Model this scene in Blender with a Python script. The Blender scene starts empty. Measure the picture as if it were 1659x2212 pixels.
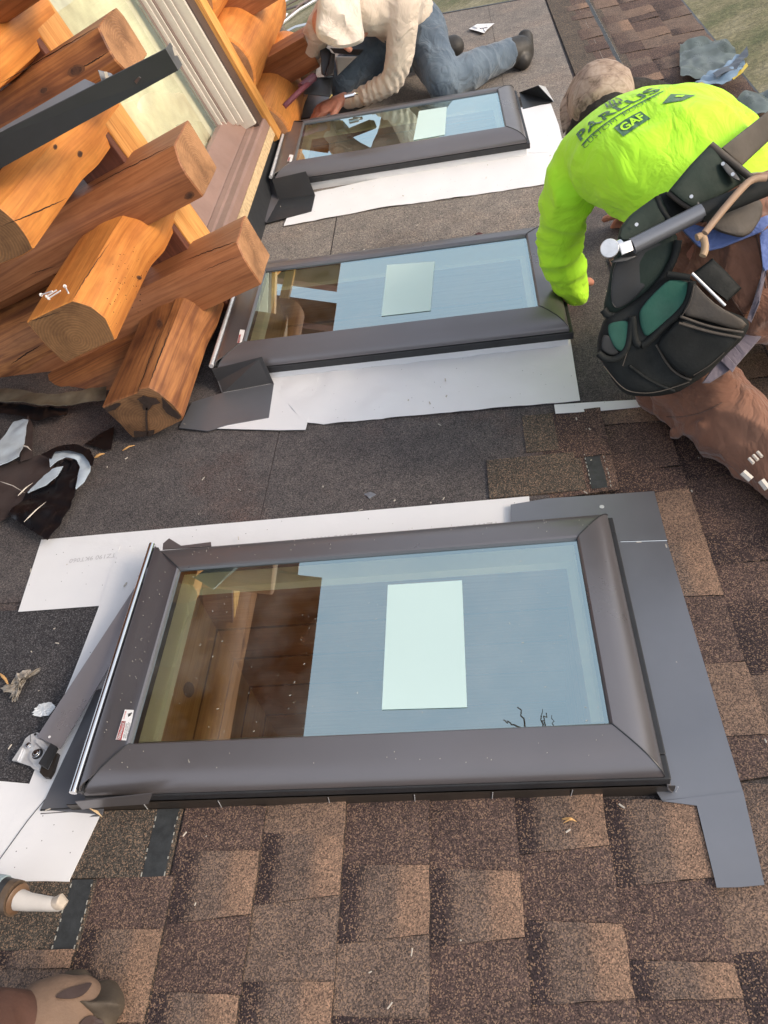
import bpy, math, random
from mathutils import Vector, Matrix, noise
from mathutils.bvhtree import BVHTree
V = Vector
random.seed(7)
K = 0.834                      # drawing units to metres
TH = math.radians(17)          # roof pitch
M3 = Matrix(((math.cos(TH), 0, math.sin(TH)), (0, 1, 0), (-math.sin(TH), 0, math.cos(TH))))
MI = M3.transposed()
RC = Matrix(((0.98573103, 0.08453996, 0.14555869), (0.03701683, 0.7346943, -0.67738766), (-0.16420746, 0.67311015, 0.72108157)))
CAM = V((0.8153, -0.7176, 1.5352))
F = 1643.5; CX = 829.5; CY = 1106.0
sc = bpy.context.scene
col = sc.collection

# ---------- survey helpers: a sight line met with a real plane ----------
def ray(x, y):
    return RC @ V(((x - CX) / F, -(y - CY) / F, -1))
def rp(x, y, w=0.0):
    d = ray(x, y); return CAM + d * ((w - CAM.z) / d.z)
def rd(x, y, t):
    return CAM + ray(x, y) * t
def wp(x, y, ax, val):
    C = M3 @ CAM; d = M3 @ ray(x, y)
    return C + d * ((val - C[ax]) / d[ax])
def r2w(p): return M3 @ V(p)
def w2r(p): return MI @ V(p)

# ---------- objects ----------
INFO = {}
def tagit(o, label=None, cat=None, group=None, kind=None):
    if label: o['label'] = label
    if cat: o['category'] = cat
    if group: o['group'] = group
    if kind: o['kind'] = kind
def place(o, base, frame):
    base = V(base)
    if frame == 'R':
        o.location = (M3 @ base) * K; o.rotation_euler = M3.to_euler()
    else:
        o.location = base * K
    INFO[o] = (base, frame)
def thing(name, label, cat, base=(0, 0, 0), frame='R', group=None, kind=None):
    o = bpy.data.objects.new(name, None); col.objects.link(o); o.empty_display_size = .05
    place(o, base, frame); tagit(o, label, cat, group, kind); return o

class G:
    def __init__(s): s.v = []; s.f = []; s.mi = []; s.uv = []; s.c = []
    def add(s, vs, fs, mi=0, uvs=None, cs=None):
        n = len(s.v); s.v += [V(p) for p in vs]
        for k, f in enumerate(fs):
            s.f.append([i + n for i in f]); s.mi.append(mi if isinstance(mi, int) else mi[k])
            s.uv.append(uvs[k] if uvs else [(0, 0)] * len(f))
            s.c.append([cs[i] for i in f] if cs else [(1, 1, 1)] * len(f))
        return s
    def box(s, a, b, mi=0, R=None, o=(0, 0, 0)):
        vs = [V((x, y, z)) for x in (a[0], b[0]) for y in (a[1], b[1]) for z in (a[2], b[2])]
        if R is not None: vs = [R @ p for p in vs]
        vs = [p + V(o) for p in vs]
        return s.add(vs, [(0, 1, 3, 2), (4, 6, 7, 5), (0, 4, 5, 1), (2, 3, 7, 6), (0, 2, 6, 4), (1, 5, 7, 3)], mi)
    def loft(s, rings, cap=True, mi=0, capmi=None, closed=True, uvlen=None, cuv=None):
        n = len(rings[0]); vs = [p for r in rings for p in r]; fs = []; uvs = []; mis = []
        L = 0; Ls = [0]
        for a, b in zip(rings, rings[1:]):
            L += (sum(b, V((0, 0, 0))) / n - sum(a, V((0, 0, 0))) / n).length; Ls.append(L)
        P = [0]
        for k in range(n): P.append(P[-1] + (V(rings[0][(k + 1) % n]) - V(rings[0][k])).length)
        for i in range(len(rings) - 1):
            for k in range(n if closed else n - 1):
                k2 = (k + 1) % n
                fs.append((i * n + k, i * n + k2, (i + 1) * n + k2, (i + 1) * n + k)); mis.append(mi)
                uvs.append([(Ls[i], P[k]), (Ls[i], P[k + 1]), (Ls[i + 1], P[k + 1]), (Ls[i + 1], P[k])])
        if cap:
            for base, rev in ((0, True), ((len(rings) - 1) * n, False)):
                idx = list(range(base, base + n))
                if rev: idx = idx[::-1]
                fs.append(idx); mis.append(mi if capmi is None else capmi)
                r = rings[0] if base == 0 else rings[-1]
                if cuv: uvs.append([cuv(vs[i]) for i in idx])
                else: uvs.append([(0, 0)] * n)
        return s.add(vs, fs, mis, uvs)
    def tube(s, pts, r, n=10, mi=0, cap=True):
        pts = [V(p) for p in pts]; rs = r if isinstance(r, (list, tuple)) else [r] * len(pts); rings = []
        up = None
        for i, p in enumerate(pts):
            t = (pts[min(i + 1, len(pts) - 1)] - pts[max(i - 1, 0)]).normalized()
            if up is None: up = V((0, 0, 1)) if abs(t.z) < .9 else V((1, 0, 0))
            a = t.cross(up).normalized(); b = t.cross(a).normalized(); up = -b if False else up
            rings.append([p + (a * math.cos(2 * math.pi * k / n) + b * math.sin(2 * math.pi * k / n)) * rs[i] for k in range(n)])
        return s.loft(rings, cap, mi)
    def disc(s, c, nrm, r, h, n=20, mi=0):
        c = V(c); nrm = V(nrm).normalized()
        return s.tube([c, c + nrm * h], r, n, mi)
    def grid(s, fn, nu, nv, mi=0, cfn=None):
        vs = [fn(i / nu, j / nv) for i in range(nu + 1) for j in range(nv + 1)]
        fs = []; uvs = []
        for i in range(nu):
            for j in range(nv):
                a = i * (nv + 1) + j; fs.append((a, a + nv + 1, a + nv + 2, a + 1))
                uvs.append([(i / nu, j / nv), ((i + 1) / nu, j / nv), ((i + 1) / nu, (j + 1) / nv), (i / nu, (j + 1) / nv)])
        cs = [cfn(i / nu, j / nv) for i in range(nu + 1) for j in range(nv + 1)] if cfn else None
        return s.add(vs, fs, mi, uvs, cs)

def obj(name, g, mats, parent=None, base=None, frame='R', src=None, ang=35, label=None, cat=None, group=None, kind=None, thick=0, bevel=0, subdiv=0, smooth=True, off=-1):
    """link a collected shape as one mesh object"""
    if parent is not None: base, frame = INFO[parent]
    src = src or frame
    vs = g.v
    if src != frame: vs = [(M3 @ p) if src == 'R' else (MI @ p) for p in vs]
    if base is None:
        n = len(vs); zs = min(p.z for p in vs); c = sum(vs, V((0, 0, 0))) / n; base = V((c.x, c.y, zs))
    base = V(base)
    me = bpy.data.meshes.new(name)
    me.from_pydata([(p - base) * K for p in vs], [], g.f)
    if not isinstance(mats, (list, tuple)): mats = [mats]
    for m in mats: me.materials.append(m)
    me.polygons.foreach_set('material_index', g.mi)
    uvl = me.uv_layers.new(name='UVMap')
    flat = [c for f in g.uv for p in f for c in (p[0] * K, p[1] * K)]
    if len(flat) == len(uvl.data) * 2: uvl.data.foreach_set('uv', flat)
    if any(c != (1, 1, 1) for f in g.c[:400] for c in f):
        ca = me.color_attributes.new('Col', 'FLOAT_COLOR', 'CORNER')
        ca.data.foreach_set('color', [x for f in g.c for c in f for x in (c[0], c[1], c[2], 1.0)])
    if smooth:
        me.polygons.foreach_set('use_smooth', [True] * len(me.polygons))
        me.set_sharp_from_angle(angle=math.radians(ang))
    me.update()
    o = bpy.data.objects.new(name, me); col.objects.link(o)
    if parent is not None: o.parent = parent; INFO[o] = (base, frame)
    else: place(o, base, frame)
    if thick:
        m = o.modifiers.new('t', 'SOLIDIFY'); m.thickness = thick * K; m.offset = off
        e = o.modifiers.new('e', 'EDGE_SPLIT'); e.split_angle = math.radians(50)
    if bevel:
        m = o.modifiers.new('b', 'BEVEL'); m.width = bevel * K; m.segments = 2; m.limit_method = 'ANGLE'; m.angle_limit = math.radians(40)
    if subdiv:
        m = o.modifiers.new('s', 'SUBSURF'); m.levels = subdiv; m.render_levels = subdiv
    tagit(o, label, cat, group, kind); return o

# ---------- materials ----------
def nm(name):
    m = bpy.data.materials.new(name); m.use_nodes = True
    nt = m.node_tree; return m, nt, nt.nodes['Principled BSDF']
def N(nt, t, **kw):
    n = nt.nodes.new(t)
    for k, v in kw.items():
        if k.startswith('i_'): n.inputs[k[2:].replace('_', ' ')].default_value = v
        else: setattr(n, k, v)
    return n
def L(nt, a, b): nt.links.new(a, b)
def ramp(nt, fac, stops):
    r = nt.nodes.new('ShaderNodeValToRGB'); e = r.color_ramp.elements
    e[0].position = stops[0][0]; e[0].color = (*stops[0][1], 1)
    e[1].position = stops[-1][0]; e[1].color = (*stops[-1][1], 1)
    for p, c in stops[1:-1]:
        q = e.new(p); q.color = (*c, 1)
    L(nt, fac, r.inputs[0]); return r.outputs[0]
def mixc(nt, f, a, b, mode='MIX'):
    m = nt.nodes.new('ShaderNodeMix'); m.data_type = 'RGBA'; m.blend_type = mode
    for s, v in ((m.inputs[0], f), (m.inputs[6], a), (m.inputs[7], b)):
        if hasattr(v, 'node'): L(nt, v, s)
        elif isinstance(v, (int, float)): s.default_value = v
        else: s.default_value = (*v, 1)
    return m.outputs[2]
def objco(nt, scale=None):
    tc = nt.nodes.new('ShaderNodeTexCoord')
    if scale is None: return tc.outputs['Object']
    mp = nt.nodes.new('ShaderNodeMapping'); mp.inputs['Scale'].default_value = scale
    L(nt, tc.outputs['Object'], mp.inputs[0]); return mp.outputs[0]
def noi(nt, co, scale, detail=3, rough=.5):
    n = nt.nodes.new('ShaderNodeTexNoise'); n.inputs['Scale'].default_value = scale; n.inputs['Detail'].default_value = detail; n.inputs['Roughness'].default_value = rough
    L(nt, co, n.inputs[0]); return n.outputs[0]
def bump(nt, b, h, strength=.3, dist=.002):
    n = nt.nodes.new('ShaderNodeBump'); n.inputs['Strength'].default_value = strength; n.inputs['Distance'].default_value = dist
    L(nt, h, n.inputs['Height']); L(nt, n.outputs[0], b.inputs['Normal'])
def plain(name, c, rough=.6, metal=0., var=.12, nscale=12, bmp=.0, bscale=200, spec=None, sheen=0):
    m, nt, b = nm(name); co = objco(nt)
    n = noi(nt, co, nscale, 4, .6)
    lo = tuple(x * (1 - var) for x in c); hi = tuple(min(1, x * (1 + var)) for x in c)
    L(nt, ramp(nt, n, [(.3, lo), (.7, hi)]), b.inputs['Base Color'])
    b.inputs['Roughness'].default_value = rough; b.inputs['Metallic'].default_value = metal
    rn = N(nt, 'ShaderNodeMapRange'); L(nt, noi(nt, co, nscale * 1.7, 6, .7), rn.inputs[0]); rn.inputs[1].default_value = .3; rn.inputs[2].default_value = .7; rn.inputs[3].default_value = rough * .78; rn.inputs[4].default_value = min(1, rough * 1.28); L(nt, rn.outputs[0], b.inputs['Roughness'])
    if spec is not None: b.inputs['Specular IOR Level'].default_value = spec
    if sheen: b.inputs['Sheen Weight'].default_value = sheen
    if bmp: bump(nt, b, noi(nt, co, bscale, 3, .6), bmp, .002)
    return m

def granule(name, use_col, base=(.1, .08, .07), fleck=(.45, .33, .24), amt=.2, size=420, patch=None):
    m, nt, b = nm(name); co = objco(nt)
    vo = N(nt, 'ShaderNodeTexVoronoi'); vo.inputs['Scale'].default_value = size; L(nt, co, vo.inputs[0])
    sep = N(nt, 'ShaderNodeSeparateColor'); L(nt, vo.outputs['Color'], sep.inputs[0])
    if use_col:
        at = N(nt, 'ShaderNodeAttribute'); at.attribute_name = 'Col'; bc = at.outputs['Color']
    else:
        bc = mixc(nt, noi(nt, co, 1.7, 4, .6), tuple(x * .7 for x in base), tuple(x * 1.35 for x in base))
        if patch:
            pn = N(nt, 'ShaderNodeMath', operation='GREATER_THAN'); L(nt, noi(nt, co, 2.3, 3, .5), pn.inputs[0]); pn.inputs[1].default_value = .56
            soft = N(nt, 'ShaderNodeMapRange'); L(nt, noi(nt, co, 2.3, 5, .6), soft.inputs[0]); soft.inputs[1].default_value = .5; soft.inputs[2].default_value = .62
            bc = mixc(nt, soft.outputs[0], bc, patch)
    # per-granule brightness
    dk = ramp(nt, sep.outputs[0], [(0, (.35, .35, .37)), (.35, (.74, .73, .75)), (.75, (1.12, 1.09, 1.08)), (1, (1.9, 1.75, 1.65))])
    c1 = mixc(nt, 1.0, bc, dk, 'MULTIPLY')
    fl = N(nt, 'ShaderNodeMath', operation='GREATER_THAN'); L(nt, sep.outputs[1], fl.inputs[0]); fl.inputs[1].default_value = 1 - amt
    fm = N(nt, 'ShaderNodeMath', operation='MULTIPLY'); L(nt, fl.outputs[0], fm.inputs[0]); fm.inputs[1].default_value = .6
    c2 = mixc(nt, fm.outputs[0], c1, fleck)
    big = ramp(nt, noi(nt, co, 14, 5, .7), [(.3, (.78, .78, .8)), (.7, (1.2, 1.18, 1.15))])
    c3 = mixc(nt, 1.0, c2, big, 'MULTIPLY')
    L(nt, c3, b.inputs['Base Color']); b.inputs['Roughness'].default_value = .85; b.inputs['Specular IOR Level'].default_value = .3
    bump(nt, b, vo.outputs['Distance'], .55, .0015); return m

def wood(name, lo, mid, hi, rough=.6, ring=False, coat=.03, knots=True, stain=.5):
    m, nt, b = nm(name)
    uv = N(nt, 'ShaderNodeUVMap'); co = uv.outputs[0]
    if ring:
        # growth rings round the pith at uv origin
        ln = N(nt, 'ShaderNodeVectorMath', operation='LENGTH')
        dist = N(nt, 'ShaderNodeVectorMath', operation='MULTIPLY_ADD')
        nn = N(nt, 'ShaderNodeTexNoise'); nn.inputs['Scale'].default_value = 9; L(nt, co, nn.inputs[0])
        L(nt, nn.outputs['Color'], dist.inputs[0]); dist.inputs[1].default_value = (.02, .02, 0); L(nt, co, dist.inputs[2])
        L(nt, dist.outputs[0], ln.inputs[0])
        mu = N(nt, 'ShaderNodeMath', operation='MULTIPLY'); L(nt, ln.outputs['Value'], mu.inputs[0]); mu.inputs[1].default_value = 900
        si = N(nt, 'ShaderNodeMath', operation='SINE'); L(nt, mu.outputs[0], si.inputs[0])
        mr = N(nt, 'ShaderNodeMapRange'); L(nt, si.outputs[0], mr.inputs[0]); mr.inputs[1].default_value = -1
        c = ramp(nt, mr.outputs[0], [(0, mid), (.5, tuple((a + d) / 2 for a, d in zip(mid, hi))), (1, hi)])
        st = ramp(nt, noi(nt, objco(nt), 7, 5, .65), [(.36, tuple(x * .62 for x in lo)), (.56, (1, 1, 1))])
        c = mixc(nt, .75, c, st, 'MULTIPLY')
        fine = noi(nt, objco(nt), 130, 3, .7)
        c = mixc(nt, .35, c, ramp(nt, fine, [(.3, (.55, .5, .45)), (.7, (1.25, 1.2, 1.1))]), 'MULTIPLY')
        h = mr.outputs[0]
    else:
        mp = N(nt, 'ShaderNodeMapping'); mp.inputs['Scale'].default_value = (.8, 15, 1); L(nt, co, mp.inputs[0])
        wn = N(nt, 'ShaderNodeTexNoise'); wn.inputs['Scale'].default_value = 1.6; wn.inputs['Detail'].default_value = 6; wn.inputs['Roughness'].default_value = .62
        wn.inputs['Distortion'].default_value = 1.6; L(nt, mp.outputs[0], wn.inputs[0])
        c = ramp(nt, wn.outputs[0], [(.22, lo), (.42, mid), (.56, hi), (.66, mid), (.82, tuple(x * .9 for x in hi))])
        mp2 = N(nt, 'ShaderNodeMapping'); mp2.inputs['Scale'].default_value = (5, 140, 1); L(nt, co, mp2.inputs[0])
        f2 = N(nt, 'ShaderNodeTexNoise'); f2.inputs['Scale'].default_value = 1.5; f2.inputs['Detail'].default_value = 3; L(nt, mp2.outputs[0], f2.inputs[0])
        c = mixc(nt, .5, c, ramp(nt, f2.outputs[0], [(.3, (.74, .68, .62)), (.62, (1.14, 1.12, 1.08))]), 'MULTIPLY')
        # broad darker stain blotches and knots
        bl = ramp(nt, noi(nt, objco(nt), 3.2, 5, .6), [(.38, (.5, .42, .38)), (.6, (1.05, 1.05, 1.05))])
        c = mixc(nt, stain, c, bl, 'MULTIPLY')
        if knots:
            mk = N(nt, 'ShaderNodeMapping'); mk.inputs['Scale'].default_value = (2.4, 5.2, 1); L(nt, co, mk.inputs[0])
            vk = N(nt, 'ShaderNodeTexVoronoi'); vk.inputs['Scale'].default_value = 1.0; L(nt, mk.outputs[0], vk.inputs[0])
            kc = ramp(nt, vk.outputs['Distance'], [(.05, (.22, .15, .12)), (.10, (.6, .5, .42)), (.15, (1, 1, 1))])
            c = mixc(nt, .85, c, kc, 'MULTIPLY')
        h = f2.outputs[0]
    L(nt, c, b.inputs['Base Color']); b.inputs['Roughness'].default_value = rough
    b.inputs['Coat Weight'].default_value = coat; b.inputs['Coat Roughness'].default_value = .3
    bump(nt, b, h, .25, .0015); return m

MAT = {}
MAT['shingle'] = granule('shingle_granules', True, amt=.17, fleck=(.37, .245, .165), size=560)
MAT['felt'] = granule('roll_felt', False, base=(.092, .086, .087), fleck=(.19, .18, .18), amt=.07, size=520, patch=(.112, .088, .083))
MAT['felthazed'] = granule('hazed_far_felt', False, base=(.21, .195, .178), fleck=(.3, .28, .25), amt=.08, size=420, patch=(.23, .20, .175))  # felt made lighter for the far sheets: distance haze put into the colour
MAT['feltdark'] = granule('roll_felt_dark', False, base=(.05, .05, .055), fleck=(.2, .2, .21), amt=.1, size=520)
MAT['strip'] = plain('sealant_strip', (.034, .038, .041), .55, var=.3, nscale=60, bmp=.2)
MAT['dash'] = plain('sealant_dashes', (.34, .34, .31), .6)
MAT['metal'] = plain('bronze_aluminium', (.178, .170, .180), .33, .55, .05, 3, .04, 700)
MAT['metal2'] = plain('grey_flashing_metal', (.20, .21, .235), .36, .5, .08, 4, .04, 600)
MAT['loose'] = plain('sky_lit_strip_metal', (.34, .325, .35), .3, .5, .05, 3, .03, 700)  # lighter than the other flashing: sky reflection put into the base colour
MAT['metaldark'] = plain('dark_flashing_metal', (.045, .048, .053), .4, .4, .1, 5)
MAT['brownmetal'] = plain('brown_side_flashing', (.055, .045, .038), .4, .4, .1, 5)
MAT['gasket'] = plain('black_rubber', (.022, .023, .026), .5, 0, .2, 20)
MAT['chrome'] = plain('bright_steel', (.75, .75, .76), .16, 1, .05, 20)
MAT['zinc'] = plain('zinc_plated_steel', (.72, .74, .77), .35, .45, .15, 40)
MAT['liner'] = plain('white_liner', (.88, .88, .66), .45, 0, .03, 5)
MAT['sticker'] = plain('protective_film', (.55, .72, .70), .5, 0, .02, 4)
MAT['white'] = plain('white_plastic', (.78, .78, .78), .4, 0, .04, 10)
MAT['red'] = plain('red_print', (.60, .03, .03), .45)
MAT['blackp'] = plain('black_print', (.02, .02, .02), .5)
MAT['vinyl'] = plain('almond_vinyl', (.62, .57, .50), .35, 0, .06, 6)
MAT['vinyld'] = plain('taupe_vinyl', (.17, .125, .11), .4, 0, .08, 6)
MAT['sill'] = plain('taupe_sill', (.26, .165, .135), .5, 0, .1, 8, .1, 90)
MAT['framebrown'] = plain('dark_brown_frame', (.075, .05, .042), .4, 0, .1, 8)
MAT['green'] = plain('green_glass_edge', (.1, .3, .25), .3)
MAT['logA'] = wood('stained_log_brown', (.16, .056, .023), (.29, .112, .044), (.38, .16, .066))
MAT['logB'] = wood('stained_log_orange', (.36, .115, .022), (.60, .225, .048), (.70, .29, .066))
MAT['logC'] = wood('weathered_log', (.09, .033, .015), (.24, .092, .036), (.42, .18, .062), stain=.9)
MAT['endA'] = wood('log_end_grain', (.5, .4, .3), (.40, .20, .095), (.48, .255, .12), .6, True, .05)
MAT['endB'] = wood('log_end_brown', (.5, .4, .3), (.23, .115, .045), (.30, .152, .06), .6, True, .05)
MAT['endC'] = wood('log_end_rotted', (.25, .2, .15), (.20, .10, .045), (.26, .135, .06), .7, True, .02)
MAT['trim'] = wood('orange_trim', (.38, .14, .03), (.62, .28, .07), (.80, .42, .13), .4, knots=False)
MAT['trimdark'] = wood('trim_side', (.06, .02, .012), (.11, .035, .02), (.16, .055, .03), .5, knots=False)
MAT['rawwood'] = plain('raw_wood', (.52, .38, .22), .75, 0, .25, 60, .3, 120)
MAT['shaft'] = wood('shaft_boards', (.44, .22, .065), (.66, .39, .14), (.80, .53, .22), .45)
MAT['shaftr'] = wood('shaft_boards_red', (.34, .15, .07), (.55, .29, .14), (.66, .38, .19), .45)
MAT['lawn'] = None

def membrane():
    m, nt, b = nm('white_underlayment'); co = objco(nt)
    c = mixc(nt, noi(nt, co, 5, 4, .6), (.72, .73, .76), (.80, .81, .83))
    vo = N(nt, 'ShaderNodeTexVoronoi'); vo.inputs['Scale'].default_value = 46; L(nt, co, vo.inputs[0])
    sp = ramp(nt, vo.outputs['Distance'], [(.035, (.12, .12, .13)), (.06, (1, 1, 1))])
    c = mixc(nt, 1.0, c, sp, 'MULTIPLY')
    L(nt, c, b.inputs['Base Color']); b.inputs['Roughness'].default_value = .5
    bump(nt, b, noi(nt, co, 22, 4, .55), .35, .004); return m
MAT['memb'] = membrane()

def glassm():
    m, nt, b = nm('low_e_glass'); nt.nodes.remove(b); out = nt.nodes['Material Output']
    tr = N(nt, 'ShaderNodeBsdfTransparent'); tr.inputs[0].default_value = (.97, .95, .82, 1)
    gl = N(nt, 'ShaderNodeBsdfGlossy'); gl.inputs['Roughness'].default_value = .0; gl.inputs['Color'].default_value = (.73, .95, .99, 1)
    fr = N(nt, 'ShaderNodeFresnel'); fr.inputs['IOR'].default_value = 1.55
    mr = N(nt, 'ShaderNodeMapRange'); L(nt, fr.outputs[0], mr.inputs[0]); mr.inputs[1].default_value = .04; mr.inputs[2].default_value = .35; mr.inputs[3].default_value = .46; mr.inputs[4].default_value = .85
    mx = N(nt, 'ShaderNodeMixShader'); L(nt, mr.outputs[0], mx.inputs[0]); L(nt, tr.outputs[0], mx.inputs[1]); L(nt, gl.outputs[0], mx.inputs[2])
    df = N(nt, 'ShaderNodeBsdfDiffuse'); df.inputs[0].default_value = (.7, .7, .66, 1); co = objco(nt)
    a_ = N(nt, 'ShaderNodeMapRange'); L(nt, noi(nt, co, 5, 6, .65), a_.inputs[0]); a_.inputs[1].default_value = .42; a_.inputs[2].default_value = .75; a_.inputs[4].default_value = .09
    m2 = N(nt, 'ShaderNodeMixShader'); L(nt, a_.outputs[0], m2.inputs[0]); L(nt, mx.outputs[0], m2.inputs[1]); L(nt, df.outputs[0], m2.inputs[2])
    L(nt, m2.outputs[0], out.inputs[0]); return m
MAT['glass'] = glassm()
MAT['pane'] = MAT['glass'].copy(); MAT['pane'].name = 'clear_window_glass'; [setattr(n.inputs[0], 'default_value', (1, .97, .90, 1)) for n in MAT['pane'].node_tree.nodes if n.type == 'BSDF_TRANSPARENT']; [setattr(n.inputs[3], 'default_value', .10) for n in MAT['pane'].node_tree.nodes if n.type == 'MAP_RANGE' and n.inputs[2].default_value < .36]

def lawnm():
    m, nt, b = nm('lawn_grass'); co = objco(nt)
    a = ramp(nt, noi(nt, co, 1.1, 6, .65), [(.35, (.12, .135, .06)), (.5, (.22, .20, .11)), (.62, (.30, .27, .17))])
    f = ramp(nt, noi(nt, co, 18, 5, .8), [(.3, (.5, .5, .5)), (.7, (1.5, 1.45, 1.4))])
    c = mixc(nt, 1.0, a, f, 'MULTIPLY')
    L(nt, c, b.inputs['Base Color']); b.inputs['Roughness'].default_value = .9
    bump(nt, b, noi(nt, co, 30, 4, .7), .8, .03); return m
MAT['lawn'] = lawnm()

# ---------- sky, sun, camera ----------
w = bpy.data.worlds.new('World'); sc.world = w; w.use_nodes = True
nt = w.node_tree; bg = nt.nodes['Background']
sk = nt.nodes.new('ShaderNodeTexSky'); sk.sky_type = 'NISHITA'; sk.sun_disc = False
SUN_EL = math.radians(18); SUN_AZ = math.radians(105)     # azimuth from +y towards +x
sk.sun_elevation = SUN_EL; sk.sun_rotation = SUN_AZ; sk.air_density = 1.0; sk.dust_density = 2.5; sk.ozone_density = 1.0
hs = nt.nodes.new('ShaderNodeHueSaturation'); hs.inputs['Saturation'].default_value = .5
nt.links.new(sk.outputs[0], hs.inputs['Color'])
veil = nt.nodes.new('ShaderNodeMix'); veil.data_type = 'RGBA'; veil.inputs[0].default_value = .58; veil.inputs[7].default_value = (2.35, 2.5, 2.8, 1)   # thin high cloud
nt.links.new(hs.outputs[0], veil.inputs[6]); nt.links.new(veil.outputs[2], bg.inputs[0]); bg.inputs[1].default_value = .15
sd = bpy.data.lights.new('sun', 'SUN'); sd.energy = .75; sd.angle = math.radians(15); sd.color = (1, .76, .54)
so = bpy.data.objects.new('sun', sd); col.objects.link(so)
sdir = V((math.sin(SUN_AZ) * math.cos(SUN_EL), math.cos(SUN_AZ) * math.cos(SUN_EL), math.sin(SUN_EL)))
so.rotation_euler = sdir.to_track_quat('Z', 'Y').to_euler(); so.location = (6, 0, 6)
cd = bpy.data.cameras.new('camera'); co_ = bpy.data.objects.new('camera', cd); col.objects.link(co_)
cd.sensor_fit = 'VERTICAL'; cd.sensor_height = 24; cd.lens = F / 2212 * 24; cd.clip_start = .02; cd.clip_end = 500
Rw = (M3 @ RC).to_4x4(); co_.matrix_world = Matrix.Translation((M3 @ CAM) * K) @ Rw
sc.camera = co_
sc.view_settings.view_transform = 'Standard'; sc.view_settings.look = 'None'; sc.view_settings.exposure = 1.33; sc.view_settings.gamma = 1
# ================= ROOF =================
SK = [(0.0, 0.0, 0.0), (0.0088, 1.475, -0.0039), (0.0066, 2.9514, 0.0125)]
SW = 0.4783
roof = thing('roof', None, None, (0, 0, 0), kind='structure')
us = [-3.2, 0.0, 1.0, 2.175]
vs_ = [-2.0]
for (u, v, a) in SK: vs_ += [v + .0, v + SW]
vs_ += [5.36]
g = G()
for i in range(3):
    for j in range(len(vs_) - 1):
        if i == 1 and j in (1, 3, 5): continue
        g.box((us[i], vs_[j], -.12), (us[i + 1], vs_[j + 1], -.004))
obj('roof_deck', g, MAT['felt'], roof, smooth=False)

def sheet(pA, pB, n=24, m=6, w0=.004, amp=0., sc_=6, seed=0, wA=None, wB=None):
    """patch between two outlines given on the roof; returns a grid function result"""
    def res(ch, t):
        ch = [V(p) for p in ch]; Ls = [0]
        for a, b in zip(ch, ch[1:]): Ls.append(Ls[-1] + (b - a).length)
        s = t * Ls[-1]
        for k in range(len(ch) - 1):
            if s <= Ls[k + 1] + 1e-9:
                return ch[k].lerp(ch[k + 1], (s - Ls[k]) / max(1e-9, Ls[k + 1] - Ls[k]))
        return ch[-1]
    def fn(i, j):
        p = res(pA, i).lerp(res(pB, i), j)
        if amp:
            q = p * sc_ + V((seed * 3.1, seed, 0))
            h = .9 * abs(noise.noise(q)) + .5 * abs(noise.noise(q * 2.3)) + .25 * noise.noise(q * .5)
            p = p + V((0, 0, max(-.12 * max(w0, .001), h * amp)))
        return p
    return G().grid(fn, n, m)
def R_(pts, w=.004):
    out = []
    for p in pts:
        if len(p) == 2: out.append(rp(p[0], p[1], w))
        else: out.append(rp(*p))
    return out

# dark roofing felt laid over the deck between the skylights
def felt(name, quad, mat, w, label):
    g = sheet(quad[0], quad[1], 10, 8, w, .0012, 5)
    return obj(name, g, mat, roof, thick=.002, label=label)
felt('felt_sheet', ([V((-1.6, .50, .002)), V((.14, .50, .002))], [V((-1.6, 1.50, .002)), V((.155, 1.50, .002))]), MAT['felt'], .002, None)
felt('felt_sheet', ([V((.142, .56, .0025)), V((.93, .56, .0025))], [V((.157, 1.40, .0025)), V((1.12, 1.40, .0025))]), MAT['felt'], .002, None)
felt('felt_sheet', ([V((-1.6, -.5, .003)), V((-.28, -.5, .003))], [V((-1.6, .47, .003)), V((-.24, .47, .003))]), MAT['feltdark'], .003, 'darker felt sheet beside the loose flashing')
felt('felt_sheet', ([V((-.6, 2.02, .002)), V((.22, 2.02, .002))], [V((-.6, 2.9, .002)), V((.22, 2.9, .002))]), MAT['felthazed'], .002, None)
felt('felt_sheet', ([V((.225, 2.00, .003)), V((1.16, 2.00, .003))], [V((.225, 2.85, .003)), V((1.38, 2.85, .003))]), MAT['felthazed'], .002, None)
felt('felt_sheet', ([V((-.8, 3.4, .002)), V((1.05, 3.4, .002))], [V((-.8, 5.36, .002)), V((1.05, 5.36, .002))]), MAT['felthazed'], .002, None)
felt('felt_sheet', ([V((1.052, 3.0, .003)), V((1.41, 3.0, .003))], [V((1.052, 5.35, .003)), V((1.42, 5.35, .003))]), MAT['felthazed'], .002, None)

# ---- laminated shingles, course by course; butts face down the slope (+u) ----
U0 = .118; EX = .1710
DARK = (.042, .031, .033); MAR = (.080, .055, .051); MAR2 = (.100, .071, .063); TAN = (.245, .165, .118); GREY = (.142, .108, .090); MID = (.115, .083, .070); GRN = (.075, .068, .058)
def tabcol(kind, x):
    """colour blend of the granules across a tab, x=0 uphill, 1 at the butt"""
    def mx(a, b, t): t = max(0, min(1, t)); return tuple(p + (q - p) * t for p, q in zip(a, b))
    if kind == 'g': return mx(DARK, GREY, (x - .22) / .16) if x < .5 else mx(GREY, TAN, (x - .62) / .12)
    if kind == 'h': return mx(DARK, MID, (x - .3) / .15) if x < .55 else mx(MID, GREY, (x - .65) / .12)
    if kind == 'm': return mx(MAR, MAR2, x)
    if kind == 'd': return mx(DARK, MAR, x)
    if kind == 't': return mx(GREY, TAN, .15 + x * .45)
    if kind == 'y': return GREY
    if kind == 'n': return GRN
    return MAR
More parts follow.
